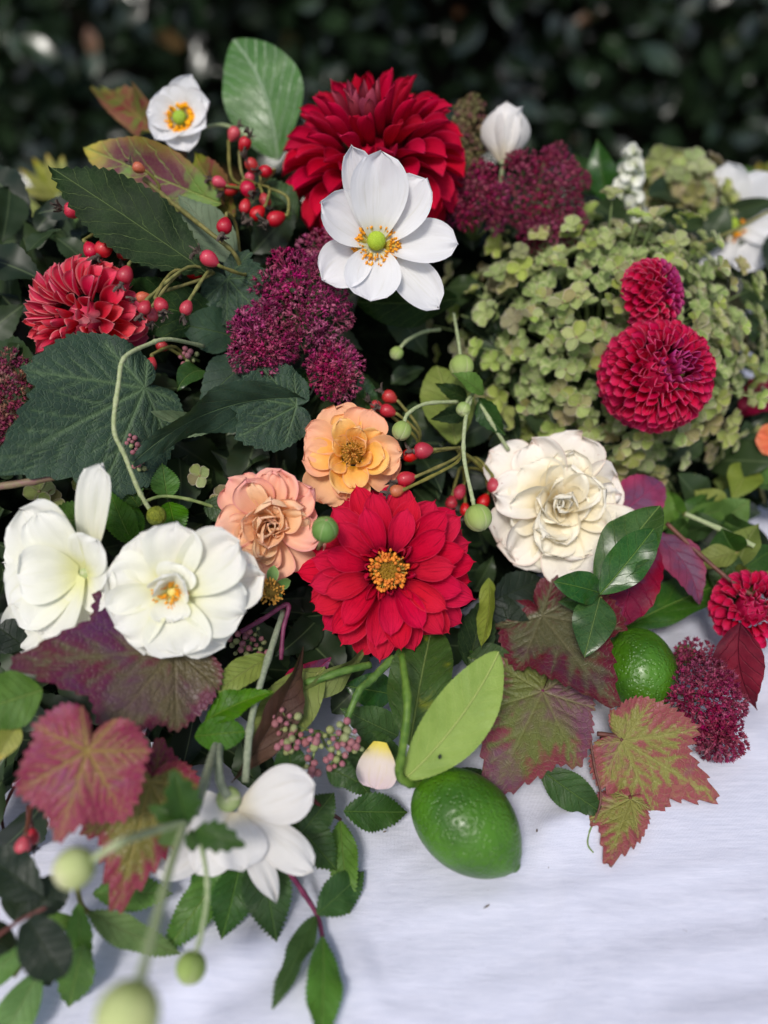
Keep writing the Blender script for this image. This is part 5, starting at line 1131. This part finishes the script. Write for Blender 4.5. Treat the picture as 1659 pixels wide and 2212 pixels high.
# glossy sprig over the cream rose
sprig('glossy_sprig', 'sprig of four glossy pointed leaves overlapping the cream rose', [(1295, 1290, .05), (1280, 1330, .02), (1262, 1400, -.01)], .0016, .002, 'stem_olive', [
    ('lf_glossy', (1288, 1278, .05), (1426, 1092, .062), 58, -18, dict(ser=0, fold=.25, arch=.05, vm=.5, eb=.7, nv=30)),
    ('lf_glossy', (1296, 1284, .056), (1412, 1142, .07), 46, 10, dict(ser=0, fold=.2, arch=.05, vm=.5, eb=.7, nv=30)),
    ('lf_glossy', (1300, 1282, .05), (1196, 1256, .06), 36, 10, dict(ser=0, fold=.25, arch=.08, vm=.45, eb=.7)),
    ('lf_glossy', (1296, 1290, .052), (1262, 1420, .058), 46, 0, dict(ser=0, fold=.25, arch=.05, vm=.4, eb=.85)),
    ('lf_glossy', (1290, 1296, .03), (1205, 1300, .035), 30, 0, dict(ser=0, fold=.25))])
leaf('leaf', 'dusky maroon leaf behind the top right of the cream rose', 'lf_maroon', (1300, 1140, .0), (1428, 1040, .008), 52, 0, ser=10, amp=.05, eb=.55, vm=.55, fold=.1, seed=50, acum=0)
leaf('leaf', 'broad maroon leaf hanging below the glossy sprig', 'lf_maroon', (1395, 1150, .012), (1340, 1355, .03), 62, 10, ser=9, amp=.07, fold=.15, arch=.05, vm=.55, eb=.65, seed=51)
leaf('leaf', 'narrow maroon leaf arching to the right beside the broad one', 'lf_maroon', (1402, 1150, .01), (1512, 1305, .02), 42, -20, ser=8, amp=.1, fold=.25, arch=.12, vm=.5, seed=52, bend=-.08)
leaf('leaf', 'long green leaf pointing right above the half hidden lime', 'lf_glossy', (1335, 1362, .0), (1600, 1248, .0), 50, -25, ser=0, fold=.3, arch=.05, vm=.5, eb=.65, seed=53, nv=34)
leaf('leaf', 'scarlet leaf with a drawn out tip hanging over the small sedum', 'lf_scarlet', (1600, 1345, 'z', .06), (1636, 1534, 'z', .012), 52, 10, ser=8, amp=.04, fold=.2, arch=.06, vm=.38, eb=1.35, seed=54, bend=.08)
leaf('leaf', 'small bright leaf on the cloth behind the half hidden lime', 'lf_fresh', (1455, 1430, 'z', .015), (1500, 1400, 'z', .012), 22, 0, ser=6, seed=55)
leaf('leaf', 'pale green leaf upright behind the maroon leaves', 'lf_rose_lt', (1425, 1150, -.02), (1435, 1050, -.02), 26, 0, ser=8, seed=56)

# ------------------------------------------------------------------ vine leaves
vine('large purple vine leaf pointing left under the ivory rose', 'vn_purple', (378, 1402, .030), (30, 1437, .040), 10, lobes=[(0, 1.0, .50), (42, .68, 1.0), (-46, .70, 1.0), (85, .60, 1.0), (-85, .60, 1.0), (130, .40, .9), (-130, .40, .9)], teeth=60, tamp=.06, cupz=.06, ripple=.02, quilt=.008, seed=1)
vine('pink vine leaf with yellow veins, out of focus at the left front', 'vn_pink', (188, 1622, None, .355), (120, 1832, None, .345), 0, lobes=[(0, 1.0, 1.1), (50, .88, 1.4), (-50, .92, 1.4), (100, .74, 1.3), (-100, .78, 1.3), (150, .50, .9), (-150, .48, .9)], sinus=.35, teeth=48, tamp=.08, cupz=-.05, ripple=.03, seed=2, wide=.84)
vine('red and green vine leaf hanging behind the pink one, its tip over green leaves', 'vn_red', (325, 1690, None, .385), (246, 1988, None, .368), -6, lobes=[(0, 1.0, .5), (40, .62, .8), (-40, .58, .8), (95, .40, .9), (-95, .40, .9)], teeth=46, tamp=.10, cupz=-.04, ripple=.03, seed=3)
vine('small yellow and red vine leaf right of the pink one', 'vn_red', (335, 1720, .028), (345, 1588, .032), 0, lobes=[(0, 1.0, .8), (60, .62, .9), (-60, .62, .9), (115, .5, .9), (-115, .5, .9)], teeth=32, tamp=.08, seed=4)
vine('olive and mauve vine leaf beside the citrus leaf', 'vn_olive', (1172, 1494, .026), (1062, 1722, .024), 6, lobes=[(0, 1.0, .8), (42, .74, .9), (-46, .70, .9), (95, .52, .9), (-95, .46, .9), (148, .36, .7), (-150, .32, .7)], sinus=.30, teeth=56, tamp=.06, cupz=.04, ripple=.02, seed=5, stalk=[(1190, 1440, .0), (1200, 1400, -.02)])
vine('dark purple red vine leaf above the olive one, its tip before the lime', 'vn_dark', (1170, 1330, .014), (1350, 1558, .062), -12, lobes=[(0, 1.0, .5), (50, .50, .9), (-40, .60, .9), (105, .36, .9), (-85, .42, .9), (-130, .36, .9)], teeth=50, tamp=.06, cupz=.05, ripple=.02, seed=6)
vine('auburn and green vine leaf lying on the cloth at the right', 'vn_auburn', (1345, 1600, 'z', .030), (1556, 1730, 'z', .008), 4, lobes=[(0, 1.0, .55), (36, .80, .7), (-40, .74, .8), (86, .46, .9), (-84, .46, .9), (140, .26, .7), (-140, .28, .7)], teeth=54, tamp=.09, cupz=-.03, ripple=.02, seed=7, stalk=[(1330, 1590, 'z', .03), (1290, 1585, 'z', .03)], smat='stem_brown')
vine('small auburn vine leaf hanging down on the cloth under the auburn one', 'vn_auburn', (1362, 1726, 'z', .010), (1310, 1872, 'z', .006), 0, lobes=[(0, 1.0, .5), (38, .70, .6), (-30, .5, .8), (90, .34, .9), (-90, .3, .9)], teeth=40, tamp=.10, cupz=-.04, ripple=.02, seed=8, stalk=[(1352, 1700, 'z', .008), (1338, 1660, 'z', .008), (1300, 1590, 'z', .012)], smat='stem_brown')

# ------------------------------------------------------------------ leafy sprigs on and near the cloth
rl = dict(ser=18, amp=.16, fold=.15, arch=.05, vm=.42, eb=1.05)
sprig('rose_leaf_sprig', 'rose leaf sprig with a dark red stalk trailing onto the cloth at the bottom', [(615, 1870, 'z', .03), (650, 1920, 'z', .02), (684, 1975, 'z', .012), (697, 2025, 'z', .008)], .0014, .0011, 'stem_purple', [
    ('lf_rose', (684, 1975, 'z', .014), (786, 1882, 'z', .006), 40, 10, dict(rl)),
    ('lf_rose', (681, 1978, 'z', .014), (588, 2180, 'z', .014), 34, 40, dict(rl, ser=24, bend=-.05)),
    ('lf_fresh', (697, 2022, 'z', .012), (690, 2290, 'z', .018), 40, -20, dict(rl, ser=24))])
sprig('rose_leaf_sprig', 'rose leaves fanning out right of the drooping anemone', [(640, 1690, .03), (690, 1740, .02), (735, 1770, .006)], .0012, .001, 'stem_brown', [
    ('lf_rose', (742, 1752, 'z', .020), (880, 1754, 'z', .006), 40, 6, dict(rl)),
    ('lf_rose', (650, 1800, 'z', .03), (722, 1712, 'z', .03), 38, 0, dict(rl)),
    ('lf_rose', (632, 1770, 'z', .028), (728, 1880, 'z', .012), 44, 0, dict(rl)),
    ('lf_rose_lt', (735, 1772, 'z', .016), (755, 1975, 'z', .004), 34, 10, dict(rl, ser=24)),
    ('lf_rose', (705, 1655, .026), (775, 1690, .03), 30, 0, dict(rl)),
    ('lf_rose', (730, 1630, .01), (800, 1720, .006), 34, 0, dict(rl)),
    ('lf_rose', (630, 1680, .022), (622, 1595, .026), 34, 0, dict(rl))])
sprig('rose_leaf_sprig', 'dark rose leaves spread on the cloth under the drooping anemone', [(540, 1840, 'z', .028), (480, 1870, 'z', .02), (440, 1900, 'z', .012)], .0013, .001, 'stem_brown', [
    ('lf_rose', (560, 1830, 'z', .028), (598, 2035, 'z', .004), 52, 0, dict(rl, ser=22)),
    ('lf_rose', (520, 1860, 'z', .022), (478, 2030, 'z', .004), 46, -10, dict(rl)),
    ('lf_fresh', (490, 1870, 'z', .02), (350, 2066, 'z', .004), 40, 0, dict(rl, ser=24)),
    ('lf_fresh', (470, 1860, 'z', .024), (420, 1960, 'z', .012), 36, 10, dict(rl)),
    ('lf_rose', (600, 1850, 'z', .02), (560, 1790, 'z', .03), 34, 0, dict(rl))])
sprig('rose_leaf_sprig', 'light green narrow leaves under the hanging vine leaf at the lower left', [(165, 1900, 'z', .05), (180, 1960, 'z', .03), (240, 2000, 'z', .02)], .0013, .001, 'stem_olive', [
    ('lf_rose_lt', (190, 1970, 'z', .03), (390, 2060, 'z', .006), 34, 20, dict(rl, ser=24)),
    ('lf_rose_lt', (200, 1930, 'z', .03), (375, 1930, 'z', .012), 38, -10, dict(rl)),
    ('lf_rose_lt', (168, 1950, 'z', .04), (188, 2130, 'z', .006), 28, 20, dict(rl, ser=10)),
    ('lf_fresh', (180, 2040, 'z', .03), (150, 2175, 'z', .004), 40, 10, dict(rl, ser=8))])
sprig('dark_leaf_sprig', 'charcoal green leaf sprig with brown stalks at the lower left edge', [(-30, 2040, 'z', .06), (40, 1990, 'z', .06), (100, 1960, 'z', .06)], .0010, .0008, 'stem_brown', [
    ('lf_charcoal', (60, 1985, 'z', .06), (140, 2110, 'z', .05), 52, 10, dict(ser=0, vm=.55, eb=.5, base=.3)),
    ('lf_charcoal', (95, 1940, 'z', .055), (-40, 1840, 'z', .06), 50, 0, dict(ser=8, vm=.5)),
    ('lf_charcoal', (60, 1980, 'z', .05), (150, 1890, 'z', .05), 40, 0, dict(ser=8, vm=.5)),
    ('lf_charcoal', (20, 2000, 'z', .05), (-50, 2080, 'z', .06), 40, 0, dict(ser=0)),
    ('lf_charcoal', (30, 1990, 'z', .04), (60, 1900, 'z', .04), 40, 0, dict(ser=0))])
sprig('light_leaf_sprig', 'pale green smooth leaves leaving the frame at the lower left corner', [(90, 2000, 'z', .03), (60, 2060, 'z', .03), (30, 2110, 'z', .03)], .0013, .001, 'stem_olive', [
    ('lf_rose_lt', (60, 2040, 'z', .035), (-60, 2130, 'z', .03), 36, 0, dict(ser=0, vm=.5, eb=.6)),
    ('lf_rose_lt', (90, 2090, 'z', .02), (-20, 2290, 'z', .006), 42, 0, dict(ser=0, vm=.5, eb=.6)),
    ('lf_rose_lt', (70, 2020, 'z', .03), (160, 1980, 'z', .03), 32, 0, dict(ser=0)),
    ('lf_charcoal', (80, 2060, 'z', .02), (110, 2130, 'z', .01), 30, 0, dict(ser=0))])
sprig('rose_leaf_sprig', 'fresh rose leaves behind the upright petal of the sideways ivory rose', [(500, 1110, -.004), (420, 1082, .004), (350, 1072, .006), (300, 1090, .006)], .0011, .0009, 'stem', [
    ('lf_fresh', (362, 1078, .006), (350, 1000, .014), 30, 0, dict(rl)),
    ('lf_fresh', (365, 1084, .006), (385, 1165, .012), 34, 0, dict(rl)),
    ('lf_fresh', (300, 1095, .008), (205, 968, .016), 42, 10, dict(rl, ser=22)),
    ('lf_fresh', (290, 1180, .008), (235, 1055, .02), 34, -20, dict(rl)),
    ('lf_fresh', (250, 1120, .004), (60, 1120, .016), 44, -20, dict(rl, ser=22)),
    ('lf_rose', (440, 1085, .0), (520, 1120, .004), 28, 0, dict(rl)),
    ('lf_fresh', (290, 1090, .006), (285, 1190, .012), 24, 0, dict(rl))])
stem('bare_stem', 'smooth two-tone stem entering from the left above the ivory roses', [(-30, 1055, .02), (90, 1036, .022), (200, 1010, .01), (280, 990, -.02)], .0020, .0020, 'stem_twotone')
stem('forked_stem', 'forked purple stem below the spent flower centre', [(520, 1365, .014), (570, 1336, .016), (622, 1306, .018), (612, 1360, .018), (607, 1425, .016)], .0014, .0012, 'stem_purple')
stem('citrus_twig', 'green knobbly citrus twig running down left from under the red dahlia', [(850, 1420, .018), (800, 1470, .022), (776, 1492, .024), (752, 1550, .024), (735, 1610, .022)], .0024, .0016, 'stem_citrus')
stem('citrus_twig', 'short olive citrus twig lying nearly flat under the red dahlia', [(800, 1436, .012), (740, 1450, .016), (680, 1470, .016), (650, 1478, .01)], .0022, .0022, 'stem_citrus')
stem('tendril', 'thin brown vine tendril curling down to the cloth beside the toothed leaf', [(1274, 1590, 'z', .03), (1285, 1660, 'z', .02), (1298, 1720, 'z', .012), (1285, 1770, 'z', .006), (1258, 1810, 'z', .003), (1228, 1826, 'z', .002)], .0008, .0005, 'stem_brown')
stem('tendril', 'short curled green tendril on the cloth', [(1284, 1772, 'z', .006), (1272, 1800, 'z', .004), (1270, 1825, 'z', .003), (1282, 1842, 'z', .002)], .0006, .0004, 'stem')
stem('dry_tendril', 'thin brown tendril against the cloth at the left edge', [(30, 1700, 'z', .03), (5, 1760, 'z', .02), (12, 1810, 'z', .012), (22, 1860, 'z', .006)], .0009, .0007, 'stem_brown')

# pink and green bud clusters
def bud_cluster(label, hub, lst, seed, r=0.0021):
    h = Q(hub); root = thing('bud_cluster', label, 'flower buds', Matrix.Translation(h), 'clusters of tiny buds'); rg = random.Random(seed)
    V, F, UV = ball(1, 6, 9, 1.15); mes = [mk('bud', V, F, M[k], UV) for k in ('berry', 'berry', 'berry_green')]
    for (x, y, off, n, rad) in lst:
        c = P(x, y, off); part('stem', tube_mesh('stem', [h, h.lerp(c, .5) - FW * .003, c + FW * .006], .0009, .0006, M['stem'], 6, 4), root, world=True)
        for i in range(n):
            a = i * GOLD; f = math.sqrt((i + .3) / n); q = c + (RT * math.cos(a) + UP * math.sin(a)) * S(rad, c) * f - FW * .004 * (1 - f) + FW * rg.uniform(0, .003)
            s = r * rg.uniform(.6, 1.15); part('bud', mes[(i * 7 + int(x)) % 3], root, frame(q, cdir(rg.gauss(0, .5), rg.gauss(0, .5), 1)) @ Matrix.Diagonal((s, s, s, 1)), world=True)
            part('stalk', tube_mesh('stalk', [c + FW * .006, q], .0004, .0003, M['stem'], 4, 2), root, world=True)
bud_cluster('loose cluster of tiny pink and green buds left of the citrus stem', (690, 1580, .012), [(615, 1560, .03, 11, 34), (640, 1600, .03, 8, 26), (678, 1600, .032, 9, 26), (740, 1590, .036, 14, 36), (722, 1640, .034, 9, 26), (618, 1610, .026, 6, 22), (670, 1660, .028, 7, 22), (765, 1610, .034, 6, 20)], 4)
bud_cluster('small cluster of pink buds in shade below the ivory rose', (540, 1400, .0), [(520, 1390, .01, 12, 30), (548, 1370, .01, 6, 20), (560, 1400, .006, 6, 20)], 6, r=.0018)
bud_cluster('brown pink bud cluster under the tip of the sweeping dark leaf', (330, 985, .0), [(285, 955, .02, 7, 16), (300, 975, .02, 7, 16), (300, 1005, .016, 6, 14)], 7, r=.0016)
bud_cluster('dusky bud cluster in shade above the pale leaf', (430, 780, -.01), [(405, 770, .0, 9, 20)], 8, r=.0018)

# ------------------------------------------------------------------ blurred plants at the far left and far right
sprig('pale_sprig', 'pale yellow green flower stalks out of focus at the far left', [(150, 520, None, .74), (140, 460, None, .74), (125, 420, None, .74)], .003, .0025, 'stem_pale', [
    ('lf_yellow', (135, 440, None, .74), (40, 362, None, .74), 11, 0, dict(ser=0)), ('lf_yellow', (132, 430, None, .74), (70, 340, None, .74), 13, 0, dict(ser=0)), ('lf_yellow', (130, 425, None, .74), (100, 330, None, .74), 12, 0, dict(ser=0)),
    ('lf_yellow', (128, 420, None, .74), (135, 335, None, .74), 12, 0, dict(ser=0)), ('lf_yellow', (130, 430, None, .74), (20, 400, None, .74), 10, 0, dict(ser=0))])
sprig('long_leaf_sprig', 'long arching green leaves out of focus at the far left', [(170, 640, None, .72), (140, 560, None, .72), (90, 500, None, .72)], .002, .0015, 'stem_olive', [
    ('lf_olive', (120, 520, None, .72), (-40, 420, None, .72), 24, 10, dict(ser=0, bend=.1)), ('lf_rose', (140, 560, None, .72), (-30, 520, None, .72), 26, 20, dict(ser=0)), ('lf_rose', (150, 600, None, .72), (-20, 600, None, .72), 30, 0, dict(ser=0)),
    ('lf_rose_lt', (170, 560, None, .72), (150, 380, None, .74), 30, 10, dict(ser=0)), ('lf_rose_lt', (190, 540, None, .72), (230, 400, None, .76), 40, 0, dict(ser=0)), ('lf_rose', (160, 640, None, .70), (0, 680, None, .70), 30, 0, dict(ser=0)),
    ('lf_rose', (170, 660, None, .69), (-40, 740, None, .69), 40, 0, dict(ser=0)), ('lf_rose_lt', (150, 600, None, .70), (-60, 640, None, .70), 44, 0, dict(ser=0)), ('lf_olive', (190, 520, None, .66), (60, 480, None, .66), 24, 10, dict(ser=0)), ('lf_rose_lt', (180, 560, None, .65), (40, 560, None, .65), 24, 0, dict(ser=0)), ('lf_charcoal', (100, 700, None, .66), (-60, 780, None, .66), 50, 0, dict(ser=0))])
rg = random.Random(77)
def haze_sprig(label, hub, lst, mats, w=26):
    sprig('leafy_stem', label, [hub, (hub[0] + 10, hub[1] + 40, None, hub[3] + .02), (hub[0] + 20, hub[1] + 90, None, hub[3] + .04)], .0018, .0018, 'stem_olive',
          [(mats[i % len(mats)], (hub[0] + rg.uniform(-8, 8), hub[1] + rg.uniform(0, 50), None, hub[3]), (x, y, None, hub[3] + rg.uniform(-.02, .03)), w * rg.uniform(.8, 1.3), rg.uniform(-40, 40), dict(ser=0)) for i, (x, y) in enumerate(lst)])
haze_sprig('out of focus green leaves right of the cream rose', (1480, 1110, None, .555), [(1420, 1180), (1500, 1180), (1560, 1130), (1440, 1060), (1530, 1060), (1590, 1090), (1610, 1040)], ['lf_rose', 'lf_rose_lt'])
haze_sprig('out of focus broad leaves at the right edge above the red ball dahlia', (1590, 1190, None, .525), [(1480, 1230), (1540, 1270), (1659, 1260), (1680, 1180), (1640, 1130), (1560, 1140)], ['lf_olive', 'lf_rose'], 34)
haze_sprig('out of focus dark leaves at the right edge beside the hydrangea', (1650, 730, None, .645), [(1600, 680), (1600, 740), (1700, 670), (1590, 790), (1690, 770), (1650, 650)], ['lf_rose', 'lf_rose_lt'], 30)
haze_sprig('out of focus leaves at the right edge under the plum leaf', (1630, 1000, None, .575), [(1560, 980), (1540, 1040), (1690, 980), (1690, 1060), (1580, 1080)], ['lf_rose', 'lf_olive', 'lf_rose_lt'], 30)
haze_sprig('out of focus green leaves behind the sedum at the top right', (1310, 400, None, .64), [(1290, 300), (1240, 330), (1350, 340), (1260, 400)], ['lf_glossy', 'lf_rose'], 24)
haze_sprig('out of focus leaves in the far right corner above the blurred anemone', (1650, 400, None, .80), [(1600, 360), (1690, 340), (1620, 440), (1640, 350)], ['lf_fresh', 'lf_yellow'], 24)
haze_sprig('out of focus leaves at the right edge behind the red ball dahlia', (1620, 1260, None, .535), [(1520, 1210), (1560, 1320), (1700, 1240), (1660, 1340), (1540, 1180), (1600, 1180)], ['lf_rose', 'lf_charcoal', 'lf_olive'], 34)
haze_sprig('dark leaves under the hydrangea at the right, out of focus', (1560, 1090, None, .56), [(1470, 1130), (1540, 1180), (1640, 1150), (1620, 1080), (1500, 1060)], ['lf_rose_lt', 'lf_olive', 'lf_rose'], 36)
# dark bracts where the blurred bud stems fork
sprig('anemone_bracts', 'dark green lobed bracts where the blurred bud stems fork', [(402, 1782, None, .347), (425, 1735, None, .352), (450, 1660, None, .375), (475, 1590, None, .42)], .0017, .0018, 'stem_grey', [
    ('lf_rose', (402, 1780, None, .346), (372, 1662, None, .342), 38, 10, dict(ser=5, amp=.3, vm=.45)), ('lf_rose', (410, 1778, None, .346), (320, 1742, None, .345), 24, 0, dict(ser=4, amp=.3)),
    ('lf_rose', (420, 1792, None, .345), (532, 1828, None, .342), 30, 0, dict(ser=5, amp=.3)), ('lf_rose_lt', (402, 1790, None, .347), (340, 1822, None, .348), 18, 0, dict(ser=3, amp=.2)), ('lf_rose', (412, 1790, None, .347), (418, 1840, None, .35), 16, 0, dict(ser=3, amp=.2))])
leaf('leaf', 'dark plum leaf at the right edge beside the hydrangea', 'lf_scarlet', (1690, 820, None, .60), (1590, 905, None, .60), 40, 10, ser=6, seed=60)
stem('bare_stem', 'thin blurred stem crossing the blurred white anemone', [(1500, 530, None, .60), (1580, 500, None, .60), (1690, 440, None, .60)], .0011, .0011, 'stem_olive')
stem('bare_stem', 'reddish stem at the right edge above the red ball dahlia', [(1440, 1130, None, .52), (1520, 1205, None, .51), (1600, 1270, None, .50), (1690, 1320, None, .49)], .0014, .0014, 'stem_brown')
stem('bare_stem', 'pale green blurred stem among the leaves right of the cream rose', [(1480, 1110, None, .535), (1560, 1145, None, .525), (1630, 1180, None, .515)], .0016, .0016, 'stem_pale')
f = flower('rose', 'sliver of an orange flower at the right edge', 'flower', (1675, 950, None, .56), (-0.5, 0, 0.9), group=None)
petals(f, M['orange'], [(180, .9, .5, 30, 10, 0), (130, .9, .5, 30, 10, 0), (230, .9, .5, 30, 10, 0), (90, .9, .5, 30, 10, 0), (270, .9, .5, 30, 10, 0)], 0.014)
f = flower('rose', 'blurred orange flower high at the right edge', 'flower', (1660, 390, None, .80), (-0.3, 0.2, 0.9), group=None)
petals(f, M['orange'], [(k * 72, .9, .5, 30, 10, 0) for k in range(5)], 0.014)

# crumbs and bits on the cloth
rgc = random.Random(31); mc = M['calyx']
for k, (x, y, lab) in enumerate([(1045, 1962, 'tiny dark plant crumb on the cloth below the front lime'), (1275, 1622, 'dark speck of pollen on the cloth left of the auburn vine leaf'), (1498, 1690, 'dark speck on the cloth right of the auburn vine leaf'), (835, 1795, 'tiny crumb on the cloth left of the front lime'), (1160, 1790, 'small speck on the cloth right of the front lime')]):
    V, F, UV = petal(0.0022 + 0.0016 * (k == 0), 0.0005, 10, -10, nu=5, nv=5, eb=.8); p = Z(x, y, 0.0045)
    thing('plant_crumb', lab, 'crumb', frame(p, Vector((0, 0, 1)), 0.5 + k), 'bits fallen on the cloth', mesh=mk('plant_crumb', V, F, mc, UV))
leaf('seed', 'small dark seed stuck on the light green citrus leaf', 'lf_charcoal', (948, 1640, 'z', .0605), (952, 1628, 'z', .062), 4, 0, cat='seed', ser=0)
